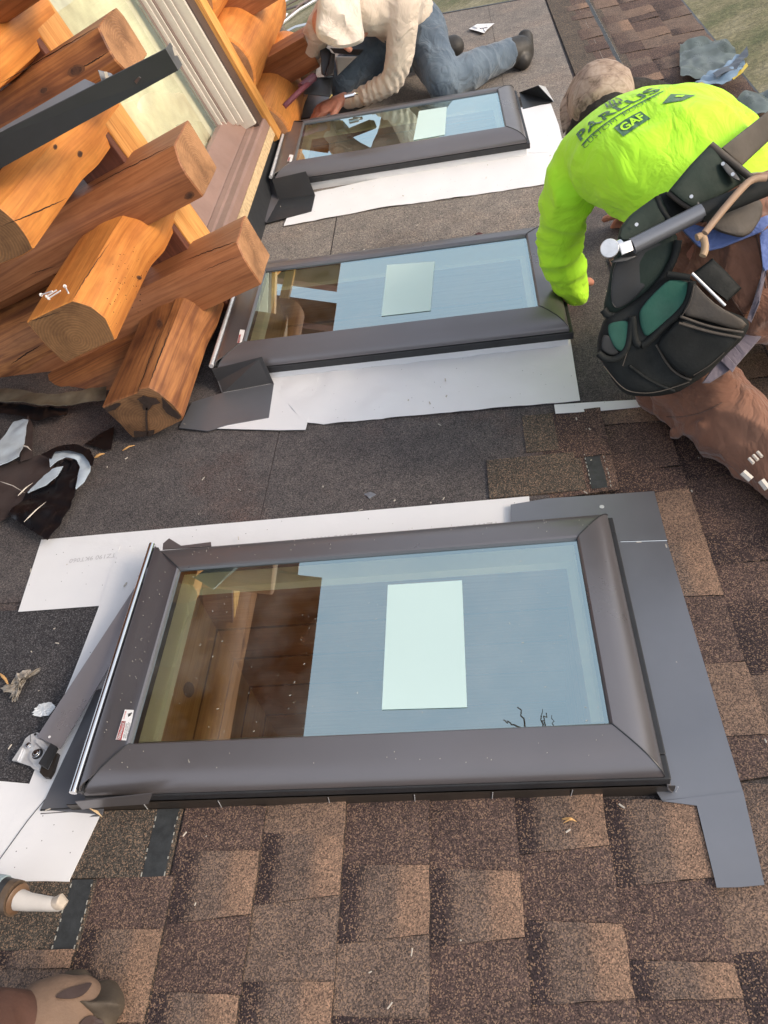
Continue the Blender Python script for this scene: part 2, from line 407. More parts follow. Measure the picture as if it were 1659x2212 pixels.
def course(g, k, v0, v1, spec=None, seed=0):
    """one exposed course from v0 (near) to v1 (far)"""
    rnd = random.Random(seed * 31 + k * 7)
    ub = U0 + EX * k; uu = ub - EX - .012
    tabs = []
    if spec:
        tabs = list(spec)
    else:
        v = v0; last = None
        while v < v1:
            L_ = rnd.uniform(.09, .20)
            kd = rnd.choice('gmmddhhtym'); 
            if kd == last: kd = 'm' if last != 'm' else 'g'
            last = kd
            tabs.append((v, min(v + L_, v1), kd, rnd.uniform(-.012, .012), rnd.uniform(-.012, .012))); v += L_
    for (a, b, kd, sa, sb) in tabs:
        raised = kd in 'gdht'
        top = .0105 + (.0045 if raised else 0) + .0004 * ((k * 5) % 3)
        nu, nv = 14, max(2, int((b - a) / .03))
        def fn(i, j, a=a, b=b, sa=sa, sb=sb, top=top):
            wob = .0018 * noise.noise(V((i * 9 + k, j * 9, a * 17)))
            u = uu + (ub - uu) * i + (wob + .0012 * math.sin(j * 17 + a * 40) if i > .99 else 0)
            va = a + sa * (i - .5) * 2; vb = b + sb * (i - .5) * 2
            v = va + (vb - va) * j + wob
            w = .0035 + (top - .0035) * min(1, i * 1.15) + .0006 * noise.noise(V((u * 9, v * 9, k)))
            return V((u, v, w))
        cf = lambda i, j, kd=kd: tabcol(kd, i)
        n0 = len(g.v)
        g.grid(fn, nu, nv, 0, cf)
        # butt face and side faces
        dk = (.03, .026, .025)
        bt = [g.v[n0 + nu * (nv + 1) + j] for j in range(nv + 1)]
        lo = [V((p.x, p.y, .0005)) for p in bt]
        m = len(bt)
        g.add(bt + lo, [(j + m, j + 1 + m, j + 1, j) for j in range(m - 1)], 0, None, [dk] * (2 * m))
        for jj in (0, nv):
            e = [g.v[n0 + i * (nv + 1) + jj] for i in range(nu + 1)]; lo = [V((p.x, p.y, .0005)) for p in e]; m = len(e)
            g.add(e + lo, [(j, j + 1, j + 1 + m, j + m) for j in range(m - 1)], 0, None, [dk] * (2 * m))
def tv(y, x): return rp(x, y)[1]
def spec_from(cuts, kinds):
    """cuts: list of ((xl,yl),(xr,yr)) sight points of each cut across the course, far to near"""
    vals = []
    for (l, r) in cuts: vals.append((rp(*l)[1], rp(*r)[1]))
    out = []
    for i in range(len(cuts) - 1):
        (al, ar), (bl, br) = vals[i + 1], vals[i]
        a = (al + ar) / 2; b = (bl + br) / 2
        out.append((a, b, kinds[i], (ar - al) / 2, (br - bl) / 2))
    return out
sg = G()
S = {}
# courses numbered from the butt line at u=.118 (k=0)
near = -1.35
def ext(sp, k):
    v = min(s[0] for s in sp); rnd = random.Random(k)
    last = sp[-1][2]
    while v > near:
        L_ = rnd.uniform(.1, .18); kd = rnd.choice('gmdht')
        if kd == last: kd = 'm' if last != 'm' else 'g'
        last = kd; sp.append((v - L_, v, kd, rnd.uniform(-.01, .01), sp[-1][3] if False else 0)); v -= L_
    return sp
cutA = [((392, 1745), (578, 1745)), ((395, 1839), (565, 1844)), ((362, 1999), (545, 1979)), ((332, 2142), (520, 2154)), ((310, 2300), (510, 2300))]
S[1] = spec_from(cutA, 'mgmg')
cutB = [((575, 1735), (747, 1735)), ((570, 1799), (742, 1812)), ((550, 1959), (740, 1937)), ((530, 2122), (727, 2125)), ((515, 2300), (720, 2290))]
S[2] = spec_from(cutB, 'tgyg')
cutC = [((747, 1730), (922, 1730)), ((747, 1869), (927, 1875)), ((735, 2042), (930, 2022)), ((735, 2196), (937, 2207)), ((730, 2330), (940, 2330))]
S[3] = spec_from(cutC, 'mgyd')
cutD = [((922, 1725), (1107, 1722)), ((932, 1875), (1116, 1889)), ((934, 2049), (1132, 2029)), ((938, 2290), (1152, 2290))]
S[4] = spec_from(cutD, 'mgm')
cutE = [((1107, 1720), (1294, 1722)), ((1122, 1849), (1317, 1831)), ((1132, 1987), (1345, 2002)), ((1150, 2177), (1372, 2160)), ((1155, 2300), (1390, 2300))]
S[5] = spec_from(cutE, 'gmgm')
cutF = [((1294, 1728), (1502, 1735)), ((1335, 1920), (1540, 1900)), ((1375, 2073), (1580, 2086)), ((1375, 2165), (1595, 2160)), ((1400, 2300), (1620, 2300))]
S[6] = spec_from(cutF, 'gmgm')
cutZ = [((195, 1900), (380, 1895)), ((178, 2009), (360, 2012)), ((155, 2212), (320, 2212)), ((150, 2300), (310, 2300))]
S[0] = spec_from(cutZ, 'mgm')
for k in range(0, 7):
    course(sg, k, near, 0, ext(S[k], k))
cutY = [((0, 2055), (158, 2055)), ((0, 2095), (152, 2095)), ((0, 2300), (140, 2300))]
course(sg, -1, near, 0, ext(spec_from(cutY, 'gy'), -1)); course(sg, -2, near, -.37, seed=4)
# down the slope to the eave
top_of = {7: .90, 8: 1.10, 9: 1.35, 10: 1.9, 11: 1.9, 12: 1.9}
for k in (7, 8, 9, 10, 11):
    v0 = near
    course(sg, k, v0, 5.34 if k >= 9 else {7: 1.06, 8: 1.9}[k], seed=2)
course(sg, 6, .72, 1.06, [(.72, .86, 'm', .004, 0), (.86, 1.06, 'd', 0, 0)], seed=5)
g12 = G()
course(sg, 12, near, 5.34, seed=3)
obj('shingles', sg, MAT['shingle'], roof, ang=25)
# headlaps left bare where the courses are not yet covered, with sealant strip and dashes
hl = G()
def headlap(g, ub, v0, v1, uphill, strip=(.0, .05), top=.0065):
    g.add([V((uphill, v0, top - .003)), V((ub, v0, top)), V((ub, v1, top)), V((uphill, v1, top - .003))], [(0, 1, 2, 3)], 0, None, [GRN] * 4)
obj_h = []
def bare(uL, uR, v0, v1, strip0, strip1, w=.0075, st=True):
    g = G().box((uL, v0, .0008), (uR, v1, w)); g.c = [[GRN] * 4] * len(g.c)
    obj('bare_headlap', g, MAT['shingle'], roof, smooth=False)
    if not st: return
    g = G()
    g.grid(lambda i, j: V((strip0 + (strip1 - strip0) * i, v0 + (v1 - v0) * j, w + .0008)), 1, 6)
    obj('sealant_strip', g, MAT['strip'], roof)
    g = G(); n = int((v1 - v0) / .016)
    for e in (strip0, strip1):
        for q in range(n):
            if random.random() < .18: continue
            c = V((e + random.uniform(-.0015, .0015), v0 + (q + .3) * .016, w + .001)); h = random.uniform(.002, .005)
            g.box(c - V((.0011, h, 0)), c + V((.0011, h, .0012)))
    obj('sealant_dashes', g, MAT['dash'], roof, smooth=False)
a = rp(187, 1770); b = rp(150, 1902)
bare(-.118, .100, rp(150, 1900)[1], -.098, .045, .094)
y1 = rp(200, 1900)[1]; y0 = rp(120, 2055)[1]
bare(-.32, -.052, y0, y1 - .002, -.105, -.058)
bare(.915, 1.085, .905, 1.065, 1.035, 1.082, .0068, False)
p0 = rp(1262, 965); p1 = rp(1305, 1072)
bare(.80, 1.06, .735, .885, p0.x - .005, p0.x + .046, .0095)
q0 = rp(1254, 15); 
bare(1.43, 1.72, 3.35, 5.34, 1.60, 1.68, .0075)

# drip edge along the eave and the rake
g = G().box((2.172, -2, -.14), (2.19, 5.37, .004)).box((-3.2, 5.352, -.14), (2.19, 5.372, .006))
obj('drip_edge', g, MAT['metaldark'], roof, smooth=False)

# ================= LAWN =================
def lawnfn(i, j):
    x = -60 + 120 * i; y = -40 + 140 * j
    return V((x, y, -3.1 + .25 * noise.noise(V((x * .15, y * .15, 0)))))
obj('lawn', G().grid(lawnfn, 90, 90), MAT['lawn'], None, (0, 0, -3.1), 'W', kind='structure')

# ================= SKYLIGHTS =================
MAT['seam'] = plain('groove_shade_and_knot', (.06, .03, .012), .7, 0, .4, 60)
def skylight(idx, label):
    u0, v0, a = SK[idx]
    base = V((u0, v0, 0)); ca, sa = math.cos(a), math.sin(a)
    root = thing('skylight', label, 'skylight', base, group='skylights in a row down the roof')
    def P(s, t, w): return V((u0 + s * ca - t * sa, v0 + s * sa + t * ca, w))
    # curved cladding profile (share of width, height)
    prof = [(-.004, .106), (.0, .1175), (.004, .120), (.010, .1195), (.030, .1165), (.048, .112), (.062, .1055), (.074, .097), (.083, .087), (.088, .077), (.088, .069), (.080, .064)]
    sc4 = dict(F=1.02, B=1.12, R=.98, Lf=1.10)
    def ring(o, w):
        f = lambda s: o * s if o > 0 else o
        L_, R2, F_, B_ = f(sc4['Lf']), f(sc4['R']), f(sc4['F']), f(sc4['B'])
        return [P(-L_, -F_, w), P(1 + R2, -F_, w), P(1 + R2, SW + B_, w), P(-L_, SW + B_, w)]
    rings = [ring(o, w) for o, w in prof]
    for side in range(4):
        if side == 3:
            pr = [(-.004, .106), (.0, .1175), (.004, .120), (.010, .1165), (.030, .113), (.060, .110), (.080, .108), (.086, .104), (.088, .096), (.090, .080)]
            rr = [ring(o, w) for o, w in pr]
        else: rr = rings
        a_, b_ = side, (side + 1) % 4
        def lo(i, j): pass
        g = G(); n = 12; vs = []
        for r in rr:
            A, B = r[a_], r[b_]; d = (B - A).normalized() * .0008
            for k in range(n + 1): vs.append((A + d).lerp(B - d, k / n))
        fs = [(i * (n + 1) + k, i * (n + 1) + k + 1, (i + 1) * (n + 1) + k + 1, (i + 1) * (n + 1) + k) for i in range(len(rr) - 1) for k in range(n)]
        g.add(vs, [f[::-1] for f in fs])
        obj('cladding', g, MAT['metal'], root, thick=.002, ang=30)
    # mitre lips
    for cidx in range(4):
        g = G().tube([r[cidx] + V((0, 0, .0005)) for r in rings], .0016, 6)
        obj('mitre_seam', g, MAT['metaldark'], root)
    # bright rail on the uphill edge
    rail = MAT['chrome'] if idx == 0 else MAT['zinc']
    g = G().tube([P(-.108, -.095, .098), P(-.108, SW + .108, .098)], .0085, 12)
    obj('edge_rail', g, rail, root)
    g = G().box((0, 0, 0), (.016, SW + .19, .01)); g.v = [P(p.x - .106, p.y - .09, p.z + .083) for p in g.v]
    obj('rail_channel', g, MAT['metaldark'], root, smooth=False)
    # black gasket and curb
    def frame_(g, L_, R2, F_, B_, th, w0, w1):
        for (s0, t0, s1, t1) in ((-L_, -F_, 1 + R2, -F_ + th), (-L_, SW + B_ - th, 1 + R2, SW + B_), (-L_, -F_ + th, -L_ + th, SW + B_ - th), (1 + R2 - th, -F_ + th, 1 + R2, SW + B_ - th)):
            n0 = len(g.v); g.box((s0, t0, w0), (s1, t1, w1))
            for q in range(n0, len(g.v)): p = g.v[q]; g.v[q] = P(p.x, p.y, p.z)
        return g
    obj('gasket', frame_(G(), .10, .100, .093, .10, .05, .040, .066), MAT['gasket'], root, smooth=False, bevel=.003)
    obj('curb', frame_(G(), .085, .085, .080, .085, .07, .001, .0405), MAT['brownmetal'] if idx == 0 else MAT['memb'], root, smooth=False)
    # glass, edge tape, film
    g = G().add([P(-.002, -.002, .110), P(1.002, -.002, .110), P(1.002, SW + .002, .110), P(-.002, SW + .002, .110)], [(0, 1, 2, 3)])
    obj('glass_pane', g, MAT['glass'], root)
    g = G()
    for (s0, t0, s1, t1) in ((0, 0, .013, SW), (.013, SW - .012, 1, SW), (.013, 0, 1, .003), (.994, .003, 1, SW - .012)):
        g.box((s0, t0, .1045), (s1, t1, .1085))
    g.v = [P(*p) for p in g.v]
    obj('edge_tape', g, MAT['gasket'], root, smooth=False)
    # protective film sheet
    if True:
        fc = {2: [(905, 240), (965, 231), (961, 291), (893, 303)], 0: [(838, 1264), (998, 1254), (1009, 1528), (825, 1533)], 1: [(836, 573), (939, 565), (930, 671), (824, 683)]}[idx]
        q = [rp(x, y, .1115) for x, y in fc]
        g = G().grid(lambda i, j: q[0].lerp(q[1], i).lerp(q[3].lerp(q[2], i), j), 4, 6)
        obj('film_sticker', g, MAT['sticker'], root, thick=.0008)
    # warning label
    lc = rp(270, 1566, .1165) if idx == 0 else P(-.045, .075, .113)
    if idx == 0:
        qs = [rp(250, 1598, .1165), rp(277, 1600, .1165), rp(289, 1534, .1165), rp(270, 1533, .1165)]
    elif idx == 1:
        qs = [rp(512, 741, .1165), rp(524, 741, .1165), rp(529, 713, .1165), rp(519, 712, .1165)]
    else:
        qs = [rp(620, 349, .1165), rp(630, 350, .1165), rp(634, 335, .1165), rp(626, 334, .1165)]
    def Q(x, y, h=0): return qs[0].lerp(qs[1], y).lerp(qs[3].lerp(qs[2], y), x) + V((0, 0, h))
    g = G().grid(lambda i, j: Q(i, j), 2, 2); lab = obj('warning_label', g, MAT['white'], root, thick=.0006)
    g = G().grid(lambda i, j: Q(.0 + .62 * i, .04 + .42 * j, .0006), 1, 1); obj('red_panel', g, MAT['red'], lab)
    if idx == 0:
        def textmesh(body, fn, mat, name, parent, size=1.0):
            cu = bpy.data.curves.new('t', 'FONT'); cu.body = body; cu.size = size; cu.resolution_u = 2
            to = bpy.data.objects.new('t', cu); col.objects.link(to); dg = bpy.context.evaluated_depsgraph_get()
            me = to.evaluated_get(dg).to_mesh()
            vs = [v.co.copy() for v in me.vertices]; fs = [list(p.vertices) for p in me.polygons]
            x1 = max(v.x for v in vs); x0 = min(v.x for v in vs); y0 = min(v.y for v in vs); y1 = max(v.y for v in vs)
            gg = G().add([fn((v.x - x0) / (x1 - x0), (v.y - y0) / (y1 - y0)) for v in vs], fs)
            to.to_mesh_clear(); bpy.data.objects.remove(to)
            return obj(name, gg, mat, parent, smooth=False)
        globals()['textmesh'] = textmesh
        textmesh('DANGER', lambda x, y: Q(.05 + .52 * x, .36 - .20 * y, .0012), MAT['white'], 'danger_lettering', lab)
        textmesh('KEEP CHILDREN\nAWAY FROM AN\nOPEN SKYLIGHT', lambda x, y: Q(.06 + .52 * x, .94 - .40 * y, .001), MAT['blackp'], 'small_print', lab)
        textmesh('DANGER', lambda x, y: Q(.68 + .28 * x, .24 - .14 * y, .001), MAT['red'], 'red_print', lab)
        g = G(); c0 = Q(.82, .62, .001)
        for ang_ in range(-60, 61, 30):
            d = V((math.cos(math.radians(ang_ + 70)), math.sin(math.radians(ang_ + 70)), 0)) * .006
            g.tube([c0 - V((0, .004, 0)), c0 + d * .8], .0006, 5)
        g.disc(c0 + V((.004, .004, 0)), (0, 0, 1), .0018, .0005, 8)
        obj('warning_pictogram', g, MAT['blackp'], lab)
    # white inner liner, then board shaft
    g = G()
    e = .010
    for (A, B) in (((e, e), (1 - e, e)), ((1 - e, e), (1 - e, SW - e)), ((1 - e, SW - e), (e, SW - e)), ((e, SW - e), (e, e))):
        g.add([P(*A, .104), P(*B, .104), P(*B, .040), P(*A, .040)], [(0, 1, 2, 3)])
    ins = .018
    for (A, B, A2, B2) in (((e, e), (1 - e, e), (e + ins, e + ins), (1 - e - ins, e + ins)), ((1 - e, e), (1 - e, SW - e), (1 - e - ins, e + ins), (1 - e - ins, SW - e - ins)), ((1 - e, SW - e), (e, SW - e), (1 - e - ins, SW - e - ins), (e + ins, SW - e - ins)), ((e, SW - e), (e, e), (e + ins, SW - e - ins), (e + ins, e + ins))):
        g.add([P(*A, .040), P(*B, .040), P(*B2, .036), P(*A2, .036)], [(0, 1, 2, 3)])
    obj('inner_liner', g, MAT['liner'], root, smooth=False)
    e = .024
    corners = [(e, e), (1 - e, e), (1 - e, SW - e), (e, SW - e)]
    for q in range(4):
        A, B = V(corners[q] + (0,)), V(corners[(q + 1) % 4] + (0,))
        nrm = V((-(B - A).y, (B - A).x, 0)).normalized(); g = G(); zt = .0355; k = 0; seams = []
        hts = [.17, .15, .16, .18, .17, .16, .15, .17, .15]
        for hh in hts:
            zb = zt - hh
            aa, bb = A + nrm * .0, B + nrm * .0; out = -nrm * .02
            vs = [P(aa.x, aa.y, zt), P(bb.x, bb.y, zt), P(bb.x, bb.y, zb + .007), P(aa.x, aa.y, zb + .007)]
            o2 = [P((aa + out).x, (aa + out).y, zt), P((bb + out).x, (bb + out).y, zt), P((bb + out).x, (bb + out).y, zb + .007), P((aa + out).x, (aa + out).y, zb + .007)]
            Lw = (B - A).length; of = k * .37 + q
            uvs = [[(0, of), (Lw, of), (Lw, of + hh), (0, of + hh)]] + [[(0, of), (Lw, of), (Lw, of + .01), (0, of + .01)]] * 2
            g.add(vs + o2, [(0, 1, 2, 3), (4, 5, 1, 0), (3, 2, 6, 7)], 0, uvs)
            inn = nrm * .0012
            seams.append([P((aa + inn).x, (aa + inn).y, zb + .009), P((bb + inn).x, (bb + inn).y, zb + .009), P((bb + inn).x, (bb + inn).y, zb - .001), P((aa + inn).x, (aa + inn).y, zb - .001)])
            zt = zb; k += 1
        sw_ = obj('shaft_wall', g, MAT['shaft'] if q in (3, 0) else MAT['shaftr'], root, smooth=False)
        g = G()
        for sm_ in seams: g.add(sm_, [(0, 1, 2, 3)])
        obj('groove_shade', g, MAT['seam'], sw_, smooth=False)  # dark strips laid on the boards carry the shade of their grooves
        if q == 3 and idx == 0:
            g = G(); pts = []
            for k_ in range(20):
                t_ = k_ * math.pi / 10; d_ = ray(408 + 12 * math.cos(t_), 1490 + 17 * math.sin(t_)); pts.append(CAM + d_ * ((e + .0022 - CAM.x) / d_.x))
            obj('knot', g.add(pts, [tuple(range(20))]), MAT['seam'], sw_, smooth=False, src='R')
    g = G().box((-.2, -.2, -1.52), (1.2, SW + .2, -1.46)); g.v = [P(*p) for p in g.v]
    obj('room_floor', g, MAT['framebrown'], root, smooth=False)
    g = G()
    for (x0, y0, x1, y1) in ((-.06, -.06, .0, SW + .06), (1.0, -.06, 1.06, SW + .06), (0, -.06, 1, .0), (0, SW, 1, SW + .06)):
        g.box((x0, y0, -1.46), (x1, y1, -.0), 0)
    g.v = [P(*p) for p in g.v]
    obj('shaft_backing', g, MAT['blackp'], root, smooth=False)
    return root
sk1 = skylight(0, 'nearest skylight, with a red and white danger label and mint film square, seen largest')
sk2 = skylight(1, 'middle skylight of the row, between the neon shirted worker and the log ends')
sk3 = skylight(2, 'farthest skylight, in front of the worker in the cream shirt')

# ================= FLASHINGS =================
def fold(px, w, mat, name, label, thick=.0025, cat='flashing', group=None, noise_=0):
    pts = [rp(x, y, w) for x, y in px]
    g = G().add(pts, [tuple(range(len(pts)))])
    return obj(name, g, mat, None, V((pts[0].x, pts[0].y, 0)), 'R', smooth=False, thick=thick, label=label, cat=cat, group=group)
# sill flashing down-slope of the near skylight
t = thing('sill_flashing', 'wide flat grey metal apron along the right end of the nearest skylight', 'flashing', (1.09, 0, 0))
ww = .0155
def RPoly(pts, w=ww): return G().add([rp(x, y, w) for x, y in pts], [tuple(range(len(pts)))])
obj('apron', RPoly([(1290, 1150), (1440, 1168), (1605, 1712), (1430, 1730), (1405, 1690)]), MAT['metal2'], t, thick=.002, smooth=False)
obj('apron_corner', RPoly([(1103, 1091), (1180, 1078), (1413, 1062), (1441, 1168), (1340, 1170), (1310, 1190), (1103, 1150)], ww + .001), MAT['metal2'], t, thick=.002, smooth=False)
obj('apron_tab', RPoly([(1430, 1731), (1605, 1710), (1651, 1912), (1598, 1917), (1548, 1918), (1505, 1741)], ww + .002), MAT['metal2'], t, thick=.002, smooth=False)
g = G().grid(lambda i, j: V((1.105 - .012 * math.cos(j * 1.57) + .0, -.10 + .68 * i, .045 - .030 * j)), 6, 6)
obj('upstand', g, MAT['metal'], t, thick=.002)
g = G().tube([rp(1340, 1170, ww + .003), rp(1441, 1167, ww + .003)], .0015, 6); obj('seam', g, MAT['chrome'], t)
g = G().disc(rp(1300, 1096, ww + .001), (0, 0, 1), .006, .003); obj('nail_head', g, MAT['zinc'], t)
# step flashing along the near side
t = thing('step_flashing', 'row of overlapping brown step flashings under the near edge of the nearest skylight', 'flashing', (0, -.1, 0))
xs = [165, 325, 483, 715, 897, 1062, 1230, 1452]
for a_, b_ in zip(xs, xs[1:]):
    ua = rp(a_, 1742 - (a_ - 165) * .03).x; ub = rp(b_, 1742 - (b_ - 165) * .03).x
    g = G().box((ua + .0008, -.0965, .001), (ub - .0008, -.0945, .040))
    obj('step_piece', g, MAT['brownmetal'], t, smooth=False)
    g = G().tube([V((ub, -.0975, .002)), V((ub + .004, -.0975, .040))], .0009, 5); obj('bright_edge', g, MAT['zinc'], t)
# bracket end at the front-left corner
t = thing('corner_bracket', 'thin folded grey corner cap on the near left corner of the nearest skylight', 'bracket', rp(165, 1740, .04))
vp = lambda x, y, v: CAM + ray(x, y) * ((v - CAM.y) / ray(x, y).y)
g = G().add([vp(163, 1730, -.112), vp(330, 1712, -.112), vp(321, 1735, -.112), vp(230, 1741, -.112), vp(196, 1744, -.112), vp(178, 1747, -.112)], [(0, 1, 2, 3, 4, 5)])
obj('cap', g, MAT['metal'], t, thick=.002, smooth=False)
g = G().add([rp(190, 1745, .05), rp(222, 1766, .012), rp(212, 1752, .03)], [(0, 1, 2)]); obj('bent_tip', g, MAT['rawwood'], t, thick=.002)
# head flashing plates lying on the white sheet
t = thing('head_flashing', 'flat dark grey flashing plate on white sheet left of the nearest skylight', 'flashing', rp(150, 1700))
obj('plate', RPoly([(208, 1492), (250, 1480), (262, 1600), (222, 1760), (88, 1749)], .012), MAT['metal2'], t, thick=.002, smooth=False)
obj('stepped_edge', RPoly([(88, 1751), (200, 1744), (218, 1748), (222, 1764), (88, 1772)], .0085), MAT['metal2'], t, thick=.002, smooth=False)
g = G().tube([rp(88, 1750, .0135), rp(205, 1743, .0135)], .0022, 6); obj('hem', g, MAT['metaldark'], t)
g = G().tube([rp(88, 1758, .010), rp(212, 1750, .010)], .0016, 6); obj('hem', g, MAT['metal'], t)
# long loose strip leaning against the frame
t = thing('loose_flashing_strip', 'long loose grey metal strip leaning diagonally against the nearest skylight, latch at its end', 'flashing', rp(105, 1600))
A0, A1 = rp(81, 1592, .03), rp(131, 1618, .03); B0, B1 = rp(322, 1224, .098), rp(362, 1230, .088)
g = G().grid(lambda i, j: A0.lerp(B0, i).lerp(A1.lerp(B1, i), j) + V((0, 0, .004 * math.sin(j * 3.14))), 16, 6)
obj('strip', g, MAT['loose'], t, thick=.002)
g = G().disc(rp(107, 1592, .037), (0, 0, 1), .003, .001); obj('drip_spot', g, MAT['white'], t)
g = G().tube([rp(85, 1592, .03), rp(66, 1572, .028), rp(66, 1602, .028)], .0008, 5); obj('wire_clip', g, MAT['metaldark'], t)
# latch hardware (zinc) at its lower end; local px from the photograph
def lq(x, y, w): return rp(x * .1042, 1538 + y * .1042, w)
lt = thing('skylight_latch', 'zinc plated latch mechanism with black block at the low end of the loose strip', 'latch', rp(70, 1640))
def plate(name, px, w, mat, th=.003):
    g = G().add([lq(x, y, w) for x, y in px], [tuple(range(len(px)))][:1]); return obj(name, g, mat, lt, smooth=False, thick=th, bevel=.0006)
plate('back_plate', [(640, 480), (790, 430), (1060, 620), (1180, 760), (820, 1220), (700, 1190), (640, 1130), (330, 1030), (290, 1010), (450, 740), (540, 560)], .020, MAT['zinc'])
plate('swing_arm', [(740, 690), (950, 840), (960, 900), (850, 1140), (700, 1090), (620, 990), (630, 890)], .026, MAT['zinc'])
plate('side_tab', [(460, 740), (500, 760), (380, 1030), (275, 1025)], .024, MAT['zinc'], .006)
plate('top_tab', [(760, 570), (890, 600), (1000, 720), (960, 830), (870, 750), (750, 640)], .027, MAT['zinc'])
plate('black_block', [(1110, 700), (1220, 760), (990, 1190), (860, 1120)], .036, MAT['gasket'], .014)
plate('end_clip', [(860, 1120), (820, 1250), (900, 1340), (1010, 1350), (1090, 1210), (1200, 850), (1160, 860), (1000, 1200)], .028, MAT['brownmetal'], .012)
for (x, y, r) in ((600, 700, .007), (760, 870, .010)):
    g = G().disc(lq(x, y, .026), (0, 0, 1), r, .004).disc(lq(x, y, .030), (0, 0, 1), r * .55, .006); obj('rivet', g, MAT['chrome'], lt, bevel=.0008)
g = G().disc(lq(790, 880, .0265), (0, 0, 1), .013, .003); obj('rubber_washer', g, MAT['gasket'], lt)
for (x, y) in ((730, 465), (1090, 865), (980, 1055), (435, 800), (1030, 960)):
    g = G().disc(lq(x, y, .0365 if x > 900 else .0245), (0, 0, 1), .003, .0006); obj('hole', g, MAT['blackp'], lt)

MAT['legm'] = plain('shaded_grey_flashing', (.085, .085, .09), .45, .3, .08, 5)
# folded corner flashing, middle skylight
t = thing('corner_flashing', 'folded dark grey corner flashing at the near left corner of the middle skylight', 'flashing', rp(480, 860), group='corner flashings')
g = G().add([vp(458, 797, 1.362), vp(566, 770, 1.362), rp(592, 829, .008), rp(480, 850, .008), rp(470, 822, .04)], [(0, 1, 2, 3, 4)])
obj('upright_leg', g, MAT['legm'], t, thick=.0025, smooth=False)
obj('roof_leg', RPoly([(480, 850), (592, 829), (581, 903), (492, 919), (449, 932), (387, 925), (415, 870)], .0105), MAT['metal2'], t, thick=.0025, smooth=False)
g = G().tube([rp(560, 790, .072), rp(571, 785, .074)], .002, 6); obj('slot', g, MAT['blackp'], t)
t = thing('corner_flashing', 'folded dark grey corner flashing at the near left corner of the farthest skylight', 'flashing', rp(610, 440), group='corner flashings')
g = G().add([vp(588, 387, 2.838), vp(661, 370, 2.838), rp(681, 422, .008), rp(602, 432, .010)], [(0, 1, 2, 3)])
obj('upright_leg', g, MAT['metaldark'], t, thick=.0025, smooth=False)
obj('roof_leg', RPoly([(602, 432), (681, 422), (673, 457), (576, 483), (556, 462), (546, 437), (560, 415)], .0105), MAT['metaldark'], t, thick=.0025, smooth=False)
g = G().add([rp(590, 388, .07), rp(602, 432, .012), rp(575, 482, .012), rp(545, 440, .012), rp(562, 395, .03)], [(0, 1, 2, 3, 4)])
obj('curled_leg', g, MAT['metal'], t, thick=.0025, smooth=False)
# little tabs on skylight tops
for px, ww_, lb in (([(353, 1175), (366, 1164), (392, 1180), (456, 1172), (457, 1181), (352, 1188)], .085, 'small folded brown tab on the far left corner of the nearest skylight'), ([(573, 567), (622, 559), (624, 566), (572, 575)], .08, 'small dark tab behind the far left corner of the middle skylight')):
    fold(px, ww_, MAT['metal'], 'flashing_tab', lb)
# far right corner piece of sk3
t = thing('corner_flashing', 'tent shaped dark corner flashing at the far right corner of the farthest skylight', 'flashing', rp(1150, 220), group='corner flashings')
g = G().add([rp(1122, 200, .02), rp(1163, 184, .09), rp(1196, 220, .01), rp(1130, 236, .01)], [(0, 1, 2), (0, 2, 3)])
obj('sloped_leg', g, MAT['metaldark'], t, thick=.0025, smooth=False)
g = G().add([rp(1163, 184, .09), rp(1178, 188, .04), rp(1196, 220, .012)], [(0, 1, 2)]); obj('bright_edge', g, MAT['zinc'], t, thick=.002)

# ================= WHITE UNDERLAYMENT =================
def memb(label, A, B, w=.006, amp=.0012, n=30, m=8, scn=6, seed=0, thick=.0015, group='white underlayment sheets'):
    g = sheet(A if isinstance(A[0], V) else R_(A, w), B if isinstance(B[0], V) else R_(B, w), n, m, w, amp, scn, seed)
    zc = g.v[0]
    return obj('underlayment_sheet', g, MAT['memb'], None, V((zc.x, zc.y, 0)), 'R', thick=thick, label=label, cat='underlayment', group=group, off=1)
memb('long white underlayment strip behind the nearest skylight', [(90, 1166), (560, 1124), (1143, 1072)], [(70, 1240), (345, 1245), (1150, 1150)], .005, .0008)
memb('white sheet with a square cut left of the nearest skylight, dark felt below it', [(90, 1166), (40, 1322)], [(260, 1180), (215, 1309)], .0065, .001, 14, 10, 5, 1)
memb('narrow white strip down the left of the nearest skylight, under the loose metal strip', [(252, 1192), (215, 1309), (165, 1440), (100, 1600), (65, 1692), (-40, 1905)], [(420, 1200), (360, 1309), (300, 1450), (270, 1600), (250, 1692), (150, 1903)], .0085, .001, 30, 8, 5, 2)
memb('white sheet in the lower left, dotted with dark grit above the caulk nozzle', [(0, 1688), (-60, 1800), (-120, 1893)], [(68, 1694), (20, 1800), (-15, 1900)], .0075, .002, 14, 10, 4, 3)
memb('white sheet corner under the flashing plate, edge of the bare shingle strip', [(60, 1700), (-20, 1900)], [(215, 1700), (187, 1772), (150, 1905)], .0078, .0008, 14, 6, 5, 4)
memb('wide creased white sheet along the near side of the middle skylight', [(560, 800), (900, 775), (1232, 735)], [(655, 912), (700, 917), (850, 902), (1000, 889), (1253, 866)], .007, .009, 60, 14, 7, 5)
memb('short white sheet lapped beneath the middle corner flashing', [(500, 815), (560, 803), (680, 808), (688, 815)], [(440, 925), (490, 926), (600, 929), (660, 928)], .011, .001, 20, 8, 6, 6)
memb('thin white strip poking out below the kneeling worker', [(1197, 874), (1290, 868), (1401, 862)], [(1200, 893), (1300, 887), (1402, 877)], .0135, .0005, 12, 4, 6, 7)
